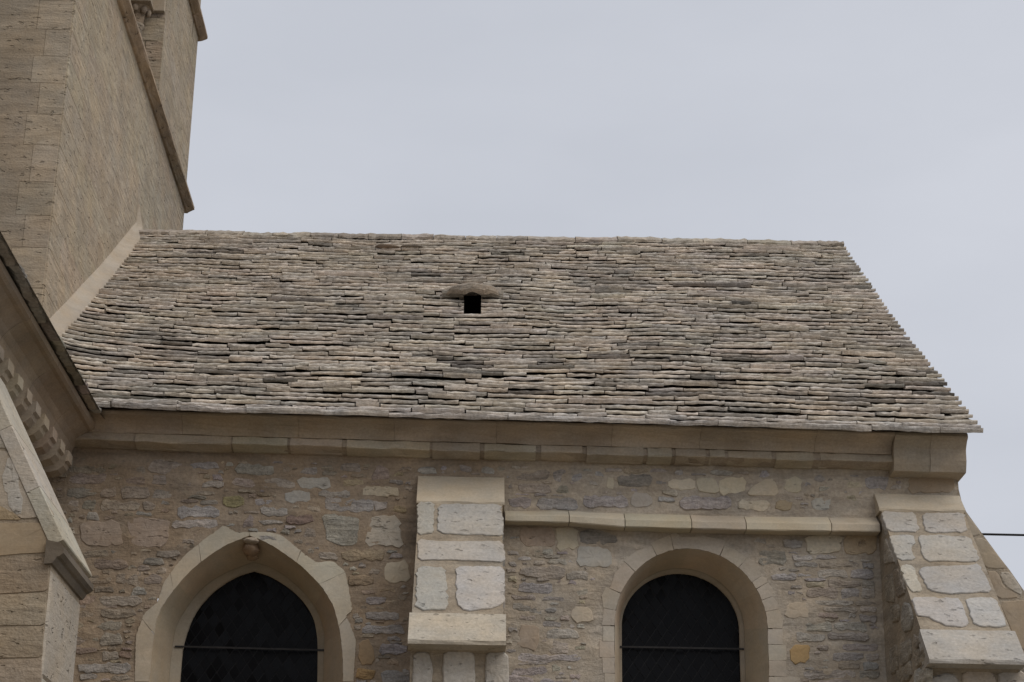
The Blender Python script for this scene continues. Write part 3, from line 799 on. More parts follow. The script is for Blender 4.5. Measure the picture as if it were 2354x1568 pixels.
# stones on the left flank of the right buttress
FLK = Frame((RA+.010, 0, 0), (0, -1, 0), (0, 0, 1), (-1, 0, 0))
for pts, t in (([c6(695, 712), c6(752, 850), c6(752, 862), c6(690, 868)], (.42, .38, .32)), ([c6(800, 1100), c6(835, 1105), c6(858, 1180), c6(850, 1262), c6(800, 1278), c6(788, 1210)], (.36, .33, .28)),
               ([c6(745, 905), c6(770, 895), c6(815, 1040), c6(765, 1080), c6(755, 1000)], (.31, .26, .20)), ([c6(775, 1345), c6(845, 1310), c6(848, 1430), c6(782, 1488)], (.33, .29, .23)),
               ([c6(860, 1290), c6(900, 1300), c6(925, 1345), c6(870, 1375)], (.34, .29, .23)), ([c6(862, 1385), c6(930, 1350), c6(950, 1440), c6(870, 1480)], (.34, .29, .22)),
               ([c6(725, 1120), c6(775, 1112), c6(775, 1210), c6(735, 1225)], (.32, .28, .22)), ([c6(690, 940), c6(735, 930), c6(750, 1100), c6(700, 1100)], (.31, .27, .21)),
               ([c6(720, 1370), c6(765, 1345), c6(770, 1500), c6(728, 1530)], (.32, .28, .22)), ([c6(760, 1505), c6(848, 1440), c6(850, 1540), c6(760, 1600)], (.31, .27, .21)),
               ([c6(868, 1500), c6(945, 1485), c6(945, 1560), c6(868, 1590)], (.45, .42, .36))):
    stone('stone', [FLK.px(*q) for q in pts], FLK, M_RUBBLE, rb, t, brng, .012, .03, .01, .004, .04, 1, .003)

# ---- second buttress of the corner pair, reaching out to the right
SY = YW+.03
SP = [atY(2199, 1076, SY), atY(2203, 1125, SY), atY(*c6(1140, 500), SY), atY(*c6(1168, 565), SY), atY(*c6(1215, 630), SY), atY(*c6(1270, 705), SY), atY(*c6(1370, 840), SY), atY(*c6(1425, 910), SY), atY(*c6(1508, 1030), SY)]
last = SP[-1]; dv = (SP[-1]-SP[-3]).normalized(); foot = last+dv*.75
prof = [(p.x, p.z) for p in SP]+[(foot.x, foot.z), (foot.x-.08, foot.z-.10), (foot.x-.08, 0), (3.5, 0), (3.5, SP[0].z)]
n = len(prof); vs = [(x, SY, z_) for x, z_ in prof]+[(x, SY+.62, z_) for x, z_ in prof]
fs = [tuple(range(n-1, -1, -1)), tuple(range(n, 2*n))]+[(i, (i+1) % n, n+(i+1) % n, n+i) for i in range(n)]
sb = mk('buttress', vs, fs, M_MORTAR, chapel, (.35, .30, .235)); sb['label'] = 'corner buttress sloping away to the right'
FSB = Frame((0, SY, 0), (1, 0, 0), (0, 0, 1), (0, -1, 0))
for pts, t, mat in (([c6(1145, 520), c6(1168, 575), c6(1262, 700), c6(1195, 712), c6(1172, 690)], (.38, .33, .26), M_ASHLAR), ([c6(1205, 722), c6(1275, 718), c6(1415, 900), c6(1270, 900)], (.36, .31, .24), M_ASHLAR),
                    ([c6(1360, 925), c6(1425, 915), c6(1500, 1030), c6(1490, 1060), c6(1400, 1010)], (.42, .38, .32), M_POROUS), ([c6(1285, 915), c6(1350, 915), c6(1390, 1010), c6(1490, 1068), c6(1350, 1080)], (.36, .30, .23), M_ASHLAR),
                    ([c6(1360, 1095), c6(1520, 1085), c6(1600, 1200), c6(1600, 1360), c6(1480, 1385)], (.34, .28, .21), M_ASHLAR)):
    stone('stone', [FSB.px(*q) for q in pts], FSB, mat, sb, t, brng, .006, .03, .008, .002, .05, 1, .001)

# ---- roof
ROOF_N = Vector((0, -.604, .797))
def roof_pt(x, t):
    """x along the ridge, t 0 at eaves .. 1 at ridge: point on the deck, with the sag of age"""
    e = Vector((x, 13.2, ez(x))); rz = lerp(RL.z, RR.z, (x-RL.x)/(RR.x-RL.x))
    q = Vector((x, lerp(13.2, 17.81, t), lerp(e.z, rz, t)))
    sag = -.035*math.sin(math.pi*t) + .022*noise.noise((x*.55, t*2.1, 1.7)) + .012*noise.noise((x*1.6, t*6, 5))
    swe = .15*math.exp(-max(0, x-XT)/.30)*max(0, 1-t*1.05)*(1 if x < -1.5 else 0)
    return q + ROOF_N*(sag*min(1, t*8)+swe)
SLOPE = math.hypot(17.81-13.2, 9.3-5.87)
VENT_L, VENT_R = atPlane(1066, 700, EL, ROOF_N).x, atPlane(1106, 700, EL, ROOF_N).x
def tof(x, y):
    q = atPlane(x, y, EL, ROOF_N); return (q.y-13.2)/(17.81-13.2)
VT0, VT1 = tof(1086, 695), tof(1086, 667)
def deck():
    nx, nt_ = 60, 30; vs = []; fs = []
    for i in range(nx+1):
        for j in range(nt_+1):
            x = lerp(-3.4, 3.69, i/nx); vs.append(roof_pt(x, lerp(.02, 1, j/nt_))-ROOF_N*.03)
    for i in range(nx):
        for j in range(nt_):
            xa, xb = lerp(-3.4, 3.70, i/nx), lerp(-3.4, 3.70, (i+1)/nx)
            if xb > VENT_L and xa < VENT_R and (j+1)/nt_ > VT0 and j/nt_ < VT1: continue
            a = i*(nt_+1)+j; fs.append((a, a+nt_+1, a+nt_+2, a+1))
    # far slope, not seen from here
    n = len(vs)
    vs += [(-3.4, 17.81, 9.22), (3.68, 17.81, 9.28), (3.68, 22.4, 5.8), (-3.4, 22.4, 5.8)]
    fs.append((n, n+1, n+2, n+3))
    return mk('roof', vs, fs, M_DARK, chapel)
roof = deck(); roof['label'] = 'roof of overlapping grey brown stone slabs'
def slab_geo(x0, x1, t, thick, depth, r, lift=0.0, front=0.0, nseg=None, tilt=0.0, ragged=.007):
    """a split-stone slab; front edge at roof distance t"""
    ns = nseg or max(5, min(16, int((x1-x0)/.032)))
    prof = [(.075, .010), (.014, .029), (0, .036), (.001, 0), (.007, 0), (.030, 0), (.095, .024), (depth, -.010)]
    vs, fs = [], []
    seed = r.uniform(0, 500); ph = r.uniform(-.003, .003)
    rl, rr2 = (r.uniform(0, .012) if r.random() < .5 else 0), (r.uniform(0, .012) if r.random() < .5 else 0)
    for k in range(ns+1):
        u = k/ns; x = lerp(x0, x1, u)
        wob = ragged*1.5*noise.noise((x*8, seed, 0))+r.gauss(0, ragged*.35)
        th = thick*(1+.25*noise.noise((x*6, seed, 4)))
        lowr = .008*noise.noise((x*11, seed, 9))
        if k == 0: wob += rl
        if k == ns: wob += rr2
        for i, (s, h) in enumerate(prof):
            xx = x
            if i in (1, 2, 3, 4) and k == 0: xx += rl*.5
            if i in (1, 2, 3, 4) and k == ns: xx -= rr2*.5
            hh = h
            if i in (1, 2): hh = h+lowr+r.gauss(0, .0015)
            if i == 3: hh = .036+th*.62+r.gauss(0, .0025)
            if i == 4: hh = .036+th+r.gauss(0, .002)
            if i == 5: hh = .034+th*.92+r.gauss(0, .0025)
            b = roof_pt(xx, t+(s+wob-front)/SLOPE)
            vs.append(b+ROOF_N*(hh-.024+(lift if i < 6 else lift*.3)+ph+tilt*(u-.5)))
    m = len(prof)
    for k in range(ns):
        for i in range(m-1):
            fs.append((k*m+i, k*m+i+1, (k+1)*m+i+1, (k+1)*m+i))
    fs.append(tuple(range(m-1, -1, -1))); fs.append(tuple(ns*m+i for i in range(m)))
    return vs, fs
rrng = random.Random(42)
NCO = 44
SLAB_T = [(.52, .468, .40), (.51, .462, .40), (.545, .49, .418), (.485, .44, .382), (.53, .475, .404), (.56, .50, .424), (.47, .428, .37), (.515, .466, .398)]
singles = 0; fv, ff, ft = [], [], []
t = 0.0
course = 0
while t < .985:
    x = -3.36+rrng.uniform(0, .06) if t > .18 else -3.2+rrng.uniform(0, .1)
    verge = 3.738+.008*rrng.random()
    step = .116*rrng.uniform(.9, 1.1)
    if course == 0: step = .075
    if course == 1: step = .10
    while x < verge-.02:
        ln = min(rrng.uniform(.16, .40) if rrng.random() < .65 else rrng.uniform(.40, .75), verge-x)
        if verge-(x+ln) < .10: ln = verge-x
        if course == 0: ln = min(max(ln*1.6, .35), verge-x)
        xe = x+ln
        tt = t
        # leave the vent hole open
        if VT0-.012 < tt < VT1+.004:
            if x < VENT_L and xe > VENT_L-.02: xe = VENT_L
            elif VENT_L-.02 <= x < VENT_R: x = VENT_R; continue
        th = rrng.uniform(.015, .024) if rrng.random() < .9 else rrng.uniform(.024, .036)
        tint = vary(rrng.choice(SLAB_T), rrng, .06, .12)
        low = max(0, 1-abs(t-.19)/.19)*(.5+.9*max(0, .5+noise.noise((x*.7, t*5, 8))))                     # the weathered lower third, with black crust and wider gaps
        q = rrng.random()
        if q < .012+.17*low: tint = vary((.21, .19, .165), rrng, .12, .1)
        elif q < .07+.22*low: tint = vary((.36, .325, .28), rrng, .08, .1)
        elif q < .14+.22*low: tint = vary((.54, .475, .405), rrng, .05, .1)
        fr_ = rrng.gauss(0, .005+.004*low); lf = rrng.uniform(-.003, .003)*(1+2.2*low)+.004*noise.noise((x*1.1, t*9, 2))+.005*low
        if course == 0: th = rrng.uniform(.030, .040); fr_ = rrng.gauss(0, .004); tint = vary((.56, .52, .475), rrng, .05, .1); lf = -.014
        if course == 1: tint = vary((.54, .50, .45), rrng, .06, .1)
        if xe > 3.7 and course: lf = -.004; fr_ = 0; th = rrng.uniform(.020, .028)
        vs, fs = slab_geo(x, xe-.001, tt, th, .26, rrng, lf, fr_, tilt=rrng.gauss(0, .006))
        if singles < 298:
            mk('roof_slab', vs, fs, M_LAVE, roof, tint); singles += 1
        else:
            n = len(fv); fv += vs; ft += [tint]*len(vs); ff += [tuple(i+n for i in f) for f in fs]
        x = xe+(rrng.uniform(.0, .003) if rrng.random() < .8 else rrng.uniform(.004, .012))
    t += step/SLOPE; course += 1
fld = mk('roof_slab_field', fv, ff, M_LAVE, roof, tints=ft); fld['kind'] = 'stuff'

# mortar bed under the slab ends at the verge
vs, fs = [], []
for k in range(41):
    t_ = lerp(.03, .99, k/40)
    for (x_, h_) in ((3.60, -.05), (3.712, -.05), (3.712, .004), (3.60, .004)): vs.append(roof_pt(x_, t_)+ROOF_N*h_)
for k in range(40):
    for i in range(4): fs.append((k*4+i, k*4+(i+1) % 4, k*4+4+(i+1) % 4, k*4+4+i))
fs += [(3, 2, 1, 0), (160, 161, 162, 163)]
mk('verge_bed', vs, fs, M_LAVE, roof, (.34, .305, .255))
# ridge slabs laid along the top
x = -3.36
while x < 3.72:
    ln = min(rrng.uniform(.22, .5), 3.73-x)
    if 3.73-(x+ln) < .12: ln = 3.73-x
    th = rrng.uniform(.02, .034); ns = 9; vs = []; fs = []
    zr = rrng.uniform(-.005, .007)
    for k in range(ns+1):
        xx = lerp(x, x+ln-.006, k/ns); rz = roof_pt(xx, 1).z
        for (dy, dz) in ((-.20, -.13), (-.205, -.105), (-.17, -.07), (0, .012), (.17, -.07), (.205, -.105), (.2, -.13)):
            vs.append((xx, 17.81+dy+rrng.gauss(0, .006), rz+dz+th*.5+zr+rrng.gauss(0, .004)))
    for k in range(ns):
        for i in range(6): fs.append((k*7+i, (k+1)*7+i, (k+1)*7+i+1, k*7+i+1))
    fs.append(tuple(range(7))); fs.append(tuple(ns*7+6-i for i in range(7)))
    mk('ridge_slab', vs, fs, M_LAVE, roof, vary((.36, .32, .268), rrng, .12, .1))
    x += ln

# roof vent: dark opening between two cheek stones under a projecting hood slab
def rp(x, t_, h): return roof_pt(x, t_)+ROOF_N*h
vm = (VENT_L+VENT_R)/2
vs = []
for h_ in (-.02, -.6):
    for (x_, t_) in ((VENT_L-.13, VT0-.04), (VENT_R+.13, VT0-.04), (VENT_R+.13, VT1+.05), (VENT_L-.13, VT1+.05)): vs.append(rp(x_, t_, h_))
mk('vent_shaft', vs, [(4, 5, 6, 7), (0, 1, 5, 4), (1, 2, 6, 5), (2, 3, 7, 6), (3, 0, 4, 7)], M_DARK, roof)
for xa, xb in ((VENT_L-.20, VENT_L-.001), (VENT_R+.001, VENT_R+.20)):
    vs, fs = slab_geo(xa, xb, VT1-.008, .05, .2, rrng, .03, 0)
    mk('cheek_stone', vs, fs, M_LAVE, roof, (.36, .33, .285))
HW = (1148-1012)/2*(VENT_R-VENT_L)/40
vs, fs = [], []
hood_t = VT1
ns = 16
for k in range(ns+1):
    u = -1+2*k/ns; x_ = vm+u*HW
    e_ = max(0, abs(u)-.42)/.58                       # both ends taper to a point
    fr_ = .17*(1-.85*e_); tk = .075*(1-.8*e_); up = .115*(1-.55*e_)+.012*math.cos(u*9)
    for (s, h) in ((.06-fr_, up-.012), (-fr_, up), (-fr_+.002, up+tk*.6), (.03-fr_, up+tk), (.12, up*.7+tk*.7), (.24, .05), (.12, up*.35)):
        vs.append(rp(x_, hood_t+s/SLOPE, h+rrng.gauss(0, .003)))
for k in range(ns):
    for i in range(7):
        j = (i+1) % 7; fs.append((k*7+i, k*7+j, (k+1)*7+j, (k+1)*7+i))
fs.append(tuple(range(6, -1, -1))); fs.append(tuple(ns*7+i for i in range(7)))
mk('vent_hood', vs, fs, M_LAVE, roof, (.30, .25, .195))
# odd rough stones showing near the ridge
lumpy('loose_stone', rp(-.85, .90, .04), (.12, .05, .020), M_LAVE, roof, (.22, .17, .13), 3.3)
lumpy('loose_stone', rp(-.60, .90, .04), (.11, .05, .018), M_LAVE, roof, (.2, .17, .14), 6.3)

# mortar fillet where the roof meets the tower
vs, fs = [], []
fl = []
nf = 24
for k in range(nf+1):
    t_ = lerp(.12, 1.0, k/nf)
    base = roof_pt(XT+.02, t_)
    wdt = .115*(1 if t_ < .96 else .6)
    a = Vector((XT+.002, base.y-.03, base.z+.10)); b = roof_pt(XT+wdt, t_)+ROOF_N*.05
    mid_ = (a+b)/2+Vector((-.015, 0, -.012))
    vs += [a-Vector((.05, 0, 0)), a, a+Vector((.012, 0, -.012)), mid_, b, b-ROOF_N*.12]
for k in range(nf):
    for i in range(5): fs.append((k*6+i, (k+1)*6+i, (k+1)*6+i+1, k*6+i+1))
n = len(vs)
pk = Vector((XT+.005, 17.80, roof_pt(XT, 1).z+.34))
for q in range(6): vs.append(lerp(vs[nf*6+q], pk, .86 if q else 1.0)-(Vector((.05, 0, 0)) if q == 0 else Vector((0, 0, 0))))
for i in range(5): fs.append((nf*6+i, n+i, n+i+1, nf*6+i+1))
mk('mortar_fillet', vs, fs, M_ASHLAR, chapel, (.40, .345, .275), True)

# ================================================================== TOWER
tower = empty('church_tower', (-6.6, 17.45, 0), 'tall beige stone church tower rising behind the left end of the roof', 'tower')
TZ1 = 16.0
trng = random.Random(9)
YJ = atX(378, 60, XT).y                   # far jamb of the belfry opening
YN = 2*17.45-YJ
ZS = atX(435, 488, XT+.16).z               # lower string course (underside edge)
S1 = 10.80
ZB = S1+.12
core = .03
# core with the belfry opening left out of the right face
xl = XT-6.4
cv = []; cf = []
def q4(a, b, c, d):
    n = len(cv); cv.extend([a, b, c, d]); cf.append((n, n+1, n+2, n+3))
xc = XT-core; yc0 = YT0+core; yc1 = YT1-core
q4((xl, yc0, 0), (xc, yc0, 0), (xc, yc0, TZ1), (xl, yc0, TZ1))
q4((xl, yc1, 0), (xl, yc1, TZ1), (xc, yc1, TZ1), (xc, yc1, 0))
q4((xl, yc0, 0), (xl, yc0, TZ1), (xl, yc1, TZ1), (xl, yc1, 0))
q4((xc, yc0, 0), (xc, yc1, 0), (xc, yc1, ZB), (xc, yc0, ZB))
q4((xc, yc0, ZB), (xc, YN, ZB), (xc, YN, 13.3), (xc, yc0, 13.3))
q4((xc, YJ, ZB), (xc, yc1, ZB), (xc, yc1, 13.3), (xc, YJ, 13.3))
q4((xc, yc0, 13.3), (xc, yc1, 13.3), (xc, yc1, TZ1), (xc, yc0, TZ1))
q4((xl, yc0, TZ1), (xc, yc0, TZ1), (xc, yc1, TZ1), (xl, yc1, TZ1))
tw = mk('tower_wall', cv, cf, M_MORTAR, tower, (.24, .19, .14))
FT = Frame((XT, 0, 0), (0, 1, 0), (0, 0, 1), (1, 0, 0)); FF = Frame((0, YT0, 0), (1, 0, 0), (0, 0, 1), (0, -1, 0))
def block(name, fr, u0, u1, v0, v1, mat, parent, tint, g=.0025, proud=0.0, bev=.006):
    u0 += g; u1 -= g; v0 += g; v1 -= g
    vs = [fr.p(u, v, h) for (d, h) in ((0, -.06), (0, -bev+proud), (bev, proud)) for (u, v) in ((u0+d, v0+d), (u1-d, v0+d), (u1-d, v1-d), (u0+d, v1-d))]
    fs = [(8, 9, 10, 11)]
    for k in (0, 4):
        for i in range(4): fs.append((k+i, k+(i+1) % 4, k+4+(i+1) % 4, k+4+i))
    return mk(name, vs, fs, mat, parent, tint)
z = 5.4; k = 0
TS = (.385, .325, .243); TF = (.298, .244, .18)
while z < 14.3:
    h = trng.uniform(.25, .36)
    if z < S1-.08 < z+h+.12: h = S1-.08-z
    if z < S1+.1 and z > S1-.1: h = .16
    zt_ = z+h
    cor = .42 if k % 2 else .70; cor2 = .62 if k % 2 else .4
    us = [YT0+.012, YT0+cor]
    while us[-1] < YT1-1.2: us.append(us[-1]+trng.uniform(.55, 1.05))
    us += [YT1-cor2, YT1]
    us = sorted(us)
    for a, b in zip(us[:-1], us[1:]):
        if b-a < .08: continue
        if z > S1-.01 and z < 13.25:
            if a >= YN and b <= YJ: continue
            if a < YN < b: b = YN
            if a < YJ < b: a = YJ
        block('stone', FT, a, b, z, zt_, M_TOWER, tw, vary(TS, trng, .03), g=.0004 if a > YT0+.1 and b < YT1-.1 else .0010, bev=.001 if a > YT0+.1 and b < YT1-.1 else .0035)
    us = [XT-.014, XT-(.22 if k % 2 else .30)]
    while us[-1] > -5.2: us.append(us[-1]-trng.uniform(.5, .9))
    for i, (a, b) in enumerate(zip(us[:-1], us[1:])):
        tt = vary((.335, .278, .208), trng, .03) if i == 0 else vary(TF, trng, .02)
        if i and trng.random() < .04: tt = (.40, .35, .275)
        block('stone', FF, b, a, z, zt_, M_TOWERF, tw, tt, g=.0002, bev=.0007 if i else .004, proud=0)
    z = zt_; k += 1
# string courses round the tower's right face and front
def tower_string(zs, nm, d=.10, hh=.085):
    root = box('string_course', (xl, YT0-.02, zs+.01), (XT+.02, YT1+.02, zs+hh-.012), M_MORTAR, tower, (.30, .25, .19))
    pr = [(-.05, 0), (.02, 0), (.035, .008), (d-.012, hh-.048), (d, hh-.04), (d, hh-.008), (d-.008, hh), (-.05, hh+.02)]
    ys = [YT0-d, 15.1, 16.2, 17.1, 18.1, 19.2, 20.1, YT1+.10]
    for a, b in zip(ys[:-1], ys[1:]):
        sweep('string_block', pr, [lambda o, z_, y=y: Vector((XT+o, y, zs+z_)) for y in (a+.003, lerp(a, b, .33), lerp(a, b, .66), b-.003)], M_TOWER, root, vary((.36, .28, .20), trng, .05), rng=trng, jit=.003)
    xs = [XT+.0, -4.4, -5.4, xl]
    for a, b in zip(xs[:-1], xs[1:]):
        sweep('string_block', pr, [lambda o, z_, x=x: Vector((x, YT0-o, zs+z_)) for x in (a-.003, b+.003)], M_TOWER, root, vary((.36, .28, .20), trng, .05))
    return root
tower_string(S1, 'lower'); tower_string(atX(466, 48, XT+.1).z-.03, 'upper')
# belfry opening: stepped far jamb, colonnette, capital, back wall
bo = mk('belfry_opening', [(XT-.95, YN-.5, ZB-.1), (XT-.95, YJ+.5, ZB-.1), (XT-.95, YJ+.5, 13.4), (XT-.95, YN-.5, 13.4),
                           (XT-.95, YN, ZB), (XT+.02, YN, ZB), (XT+.02, YJ, ZB), (XT-.95, YJ, ZB),
                           (XT-.95, YN, ZB), (XT-.03, YN, ZB), (XT-.03, YN, 13.3), (XT-.95, YN, 13.3),
                           (XT-.95, YN, 13.28), (XT-.03, YN, 13.28), (XT-.03, YJ, 13.28), (XT-.95, YJ, 13.28)],
        [(0, 1, 2, 3), (4, 5, 6, 7), (8, 11, 10, 9), (12, 15, 14, 13)], M_TOWER, tower, (.30, .25, .19))
FJ = Frame((0, YJ, 0), (1, 0, 0), (0, 0, 1), (0, -1, 0))
z = ZB-.05; i = 0
while z < 13.25:
    h = trng.uniform(.2, .3)
    sp = XT-.02-(.17 if i % 2 else .24)
    block('stone', FJ, sp, XT-.004, z, z+h, M_TOWER, bo, vary((.36, .30, .23) if i > 1 else (.44, .39, .31), trng, .06), bev=.005)
    block('stone', FJ, XT-.42, sp, z, z+h, M_TOWER, bo, vary((.31, .255, .195), trng, .07), bev=.005)
    z += h; i += 1
# inner order set forward, with colonnette
box('inner_jamb', (XT-.95, YJ-.14, ZB-.05), (XT-.36, YJ+.1, 13.27), M_TOWER, bo, (.31, .26, .20), .01)
cxx, cyy = XT-.29, YJ-.09
cap_z = atY(312, 40, YJ-.09).z
def lathe(name, prof, c, mat, parent, tint, n=20):
    vs = [(c[0]+r*math.cos(2*math.pi*i/n), c[1]+r*math.sin(2*math.pi*i/n), z_) for r, z_ in prof for i in range(n)]
    fs = [(j*n+i, j*n+(i+1) % n, (j+1)*n+(i+1) % n, (j+1)*n+i) for j in range(len(prof)-1) for i in range(n)]
    return mk(name, vs, fs, mat, parent, tint, True)
lathe('colonnette', [(.11, ZB-.05), (.11, ZB+.03), (.075, ZB+.08), (.072, cap_z-.14), (.09, cap_z-.125), (.09, cap_z-.10), (.075, cap_z-.09)], (cxx, cyy), M_TOWER, bo, (.36, .31, .25))
lathe('capital', [(.074, cap_z-.09), (.08, cap_z-.03), (.10, cap_z+.04), (.14, cap_z+.09), (.145, cap_z+.10)], (cxx, cyy), M_TOWER, bo, (.34, .27, .20))
for a in range(5):
    an = math.pi*(1.0+.25*a)
    lumpy('capital_leaf', (cxx+.12*math.cos(an), cyy+.12*math.sin(an), cap_z+.05), (.035, .035, .05), M_TOWER, bo, (.36, .29, .22), a*2.2, 8, 6)
box('abacus', (cxx-.2, cyy-.18, cap_z+.10), (cxx+.17, YJ+.05, cap_z+.17), M_TOWER, bo, (.34, .28, .21), .012)
box('impost', (XT-.16, YJ-.05, atY(355, 30, YJ).z), (XT-.006, YJ+.05, 13.2), M_ASHLAR, bo, (.43, .37, .29), .01)

# ================================================================== WING in front on the left
wing = empty('church_wing', (-5, 11, 0), 'shaded stone church wing with corbels under the eaves at the left edge', 'wing')
XWG = -3.09; wrng = random.Random(17)
ww = mk('wall', [(XWG, 4, 0), (XWG, YW+.3, 0), (XWG, YW+.3, 5.95), (XWG, 4, 5.95), (-9.5, 4, 0), (-9.5, 4, 5.95), (-6.3, 4, 8.3)],
        [(0, 1, 2, 3), (4, 0, 3, 6, 5)], M_MORTAR, wing, (.36, .30, .23))
FW_ = Frame((XWG, 0, 0), (0, 1, 0), (0, 0, 1), (1, 0, 0))
z = 4.0
while z < 5.4:
    y = 9.4; h = wrng.uniform(.16, .24)
    while y < 13.5:
        l = min(wrng.uniform(.3, .7), 13.58-y)
        block('stone', FW_, y, y+l, z, z+h, M_TOWER, ww, vary((.36, .30, .23), wrng, .06), bev=.005, proud=.004); y += l
    z += h
EXW = EL.x
wc = mk('cornice', [(XWG-.1, 4, 5.6), (XWG-.1, 13.5, 5.6), (XWG-.1, 13.5, 5.7)], [(0, 1, 2)], M_CORNICE, wing, (.34, .28, .21))
zw = EL.z
def wpath(ys): return [lambda o, z_, y=y: Vector((XWG+o, y, zw+z_)) for y in ys]
wp = [(-.1, -.03), (.345, -.03), (.35, -.04), (.345, -.075), (.325, -.09), (.30, -.095), (.27, -.115), (.22, -.155), (.185, -.20), (.17, -.25), (.165, -.27), (.165, -.34), (-.1, -.34)]
ys = [4, 8.2, 9.3, 10.25, 11.2, 12.1, 12.9, 13.56]
for a, b in zip(ys[:-1], ys[1:]):
    sweep('cove_block', wp, wpath((a+.003, (a+b)/2, b-.003)), M_CORNICE, wc, vary((.33, .265, .195), wrng, .04), rng=wrng, jit=.0015)
# corbels under the cornice
y = 13.25
while y > 8:
    prc = [(-.05, -.33), (.235, -.33), (.235, -.40), (.215, -.415), (.205, -.44), (.17, -.475), (.11, -.495), (-.05, -.50)]
    sweep('corbel', prc, wpath((y-.075, y-.03, y+.03, y+.075)), M_CORNICE, wc, vary((.37, .305, .23), wrng, .05), rng=wrng, jit=.002)
    y -= .278
# wing roof and its eaves slabs
wr = mk('roof', [(EXW+.02, 4, zw-.02), (EXW+.02, 14.2, zw-.02), (-6.3, 14.2, zw+2.6), (-6.3, 4, zw+2.6), (-9.9, 4, zw-.02), (-9.9, 14.2, zw-.02)], [(0, 1, 2, 3), (3, 2, 5, 4)], M_LAVE, wing, (.24, .22, .19))
for row in range(4):
    y = 8.0+wrng.uniform(0, .2)
    while y < 13.9:
        l = min(wrng.uniform(.18, .42), 14-y); ns = 7; vs, fs = [], []
        th = wrng.uniform(.026, .042); ox = EXW+.0-row*.13+wrng.gauss(0, .008); oz = zw-.024+row*.098
        if y+l > 13.22 and row == 0: l = max(.05, 13.24-y)
        for k in range(ns+1):
            yy = lerp(y, y+l-.006, k/ns); jx = wrng.gauss(0, .005)
            for (dx, dz) in ((-.05, 0), (0, .002), (.006, th*.6), (-.012, th), (-.28, th+.19), (-.28, th+.15)):
                vs.append((ox+dx+jx, yy, oz+dz+wrng.gauss(0, .002)))
        for k in range(ns):
            for i in range(6):
                j = (i+1) % 6; fs.append((k*6+i, k*6+j, (k+1)*6+j, (k+1)*6+i))
        fs.append(tuple(range(5, -1, -1))); fs.append(tuple(ns*6+i for i in range(6)))
        mk('roof_slab', vs, fs, M_LAVE, wr, vary((.36, .33, .285), wrng, .1))
        y += l
        if row == 0 and y >= 13.2: break

# buttress of the wing: pier, steep weathering, drip moulding
PY0, PY1 = 10.3, 11.16
PX = atY(108, 1380, PY0).x
pA = atY(16, 956, PY0); pB = atY(129, 1186, PY0); pC = atY(150, 1240, PY0)
dirn = (pA-pB).normalized(); k = (XWG-pA.x)/dirn.x
pT = pA+dirn*min(k, .55)
lipz = atY(118, 1268, PY0).z
pl = [(XWG, 0), (PX, 0), (PX, lipz), (pB.x+(pB.x-pA.x)*.12, lipz+.06), (pT.x, pT.z), (XWG, pT.z)]
n = len(pl); e = .01
vs = [(x, PY0+e, z_) for x, z_ in pl]+[(x, PY1-e, z_) for x, z_ in pl]
fs = [tuple(range(n)), tuple(range(2*n-1, n-1, -1))]+[(i, n+i, n+(i+1) % n, (i+1) % n) for i in range(n)]
wb = mk('buttress', vs, fs, M_MORTAR, wing, (.36, .30, .225))
FP = Frame((0, PY0+e, 0), (1, 0, 0), (0, 0, 1), (0, -1, 0)); FPX = Frame((PX, 0, 0), (0, 1, 0), (0, 0, 1), (1, 0, 0))
# front stones: joints measured in the picture
for pts, t, mat in (([c3(-90, 0), c3(45, 0), c3(140, 190), c3(-90, 190)], (.40, .36, .29), M_TOWERF), ([c3(-90, 200), c3(80, 215), c3(150, 240), c3(320, 590), c3(140, 610), c3(-90, 480)], (.40, .345, .27), M_POROUS),
                    ([c3(-90, 500), c3(80, 560), c3(120, 612), c3(-90, 618)], (.36, .28, .18), M_TOWERF),
                    ([c3(-90, 630), c3(330, 630), c3(350, 700), c3(345, 800), c3(-90, 830)], (.375, .30, .21), M_ASHLAR),
                    ([c3(-90, 840), c3(290, 830), c3(285, 1030), c3(-90, 1050)], (.34, .275, .205), M_TOWERF), ([c3(-90, 1060), c3(275, 1040), c3(265, 1230), c3(-90, 1240)], (.345, .285, .215), M_TOWERF),
                    ([c3(-90, 1250), c3(262, 1240), c3(250, 1420), c3(-90, 1430)], (.33, .27, .20), M_TOWERF), ([c3(-90, 1440), c3(246, 1430), c3(238, 1620), c3(-90, 1620)], (.345, .285, .215), M_TOWERF)):
    stone('stone', [FP.px(*q) for q in pts], FP, mat, wb, vary(t, wrng, .03), wrng, .006, .04, .002, .0015, .08, 1, .001, smooth=False, cut=.05)
lp = [FP.px(*c3(*q)) for q in [(45, 255), (90, 228), (125, 262), (110, 380), (135, 520), (115, 590), (70, 560), (10, 380)]]
stone('stone', lp, FP, M_POROUS, wb, (.44, .41, .36), wrng, .009, .04, .003, .004, .03, 1, .001)
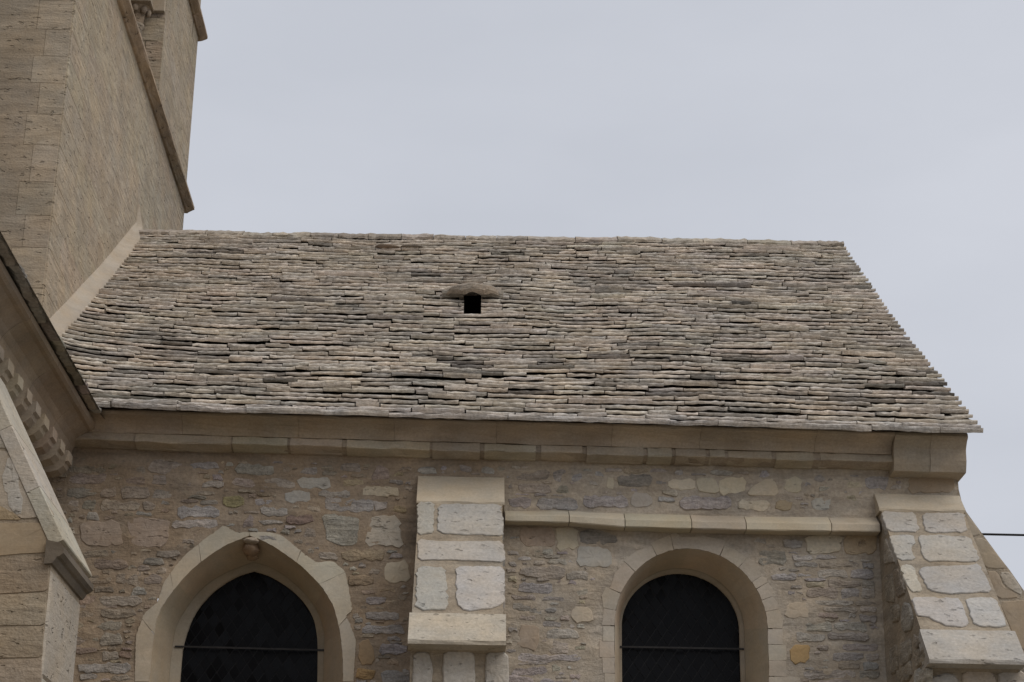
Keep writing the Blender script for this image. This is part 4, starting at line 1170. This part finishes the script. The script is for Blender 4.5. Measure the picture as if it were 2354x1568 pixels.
# end face stones
zz = lipz-.10
while zz > 2.6:
    h = wrng.uniform(.42, .62)
    block('stone', FPX, PY0+.012, PY1-.012, zz-h, zz, M_POROUS, wb, vary((.42, .375, .31), wrng, .05), g=.002, proud=.012, bev=.012); zz -= h
# weathering slabs on the slope
sl_b = Vector((pB.x+(pB.x-pA.x)*.12, 0, lipz+.06)); sl_t = Vector((pT.x, 0, pT.z)); sv = (sl_t-sl_b).normalized(); sn = Vector((sv.z, 0, -sv.x))
FS = Frame((sl_b.x, 0, sl_b.z), (0, 1, 0), sv, sn)
LS = (sl_t-sl_b).length; cuts = [0, .34, .74, LS]
for a, b in zip(cuts[:-1], cuts[1:]):
    block('coping_slab', FS, PY0-.004, PY1+.02, a, b, M_POROUS, wb, vary((.46, .42, .355), wrng, .03), g=.0015, proud=.02, bev=.006)
# drip moulding; the shade of its underside is put into the dark tint
pr = [(-.03, .06), (.04, .045), (.07, .02), (.07, -.012), (.05, -.03), (.035, -.035), (.028, -.05), (.014, -.07), (-.03, -.075)]
sweep('drip_moulding', [(o, z_) for o, z_ in pr], [lambda o, z_, y=y: Vector((PX+o, y, lipz+z_)) for y in (PY0-.03, 10.5, 10.9, PY1+.03)], M_CORNICE, wb, (.17, .145, .115))

# ================================================================== overhead cable
a = Vector((3.63, 16.6, 0)); q = atY(2262, 1228, 16.6); q2 = atY(2353, 1230, 16.6)
sl = (q2.z-q.z)/(q2.x-q.x)
vs, fs = [], []
nn = 40
for k in range(nn+1):
    x = lerp(3.60, 38, (k/nn)**1.6); zc = q.z+sl*(x-q.x)+.0035*(x-q.x)**2*.3
    for i in range(8):
        an = i*math.pi/4; vs.append((x, 16.6+.0105*math.cos(an), zc+.0105*math.sin(an)))
for k in range(nn):
    for i in range(8): fs.append((k*8+i, k*8+(i+1) % 8, (k+1)*8+(i+1) % 8, (k+1)*8+i))
cb = mk('overhead_cable', vs, fs, M_CABLE, None, smooth=True)
cb['label'] = 'thin black overhead cable stretched from the gable to the right'; cb['category'] = 'cable'
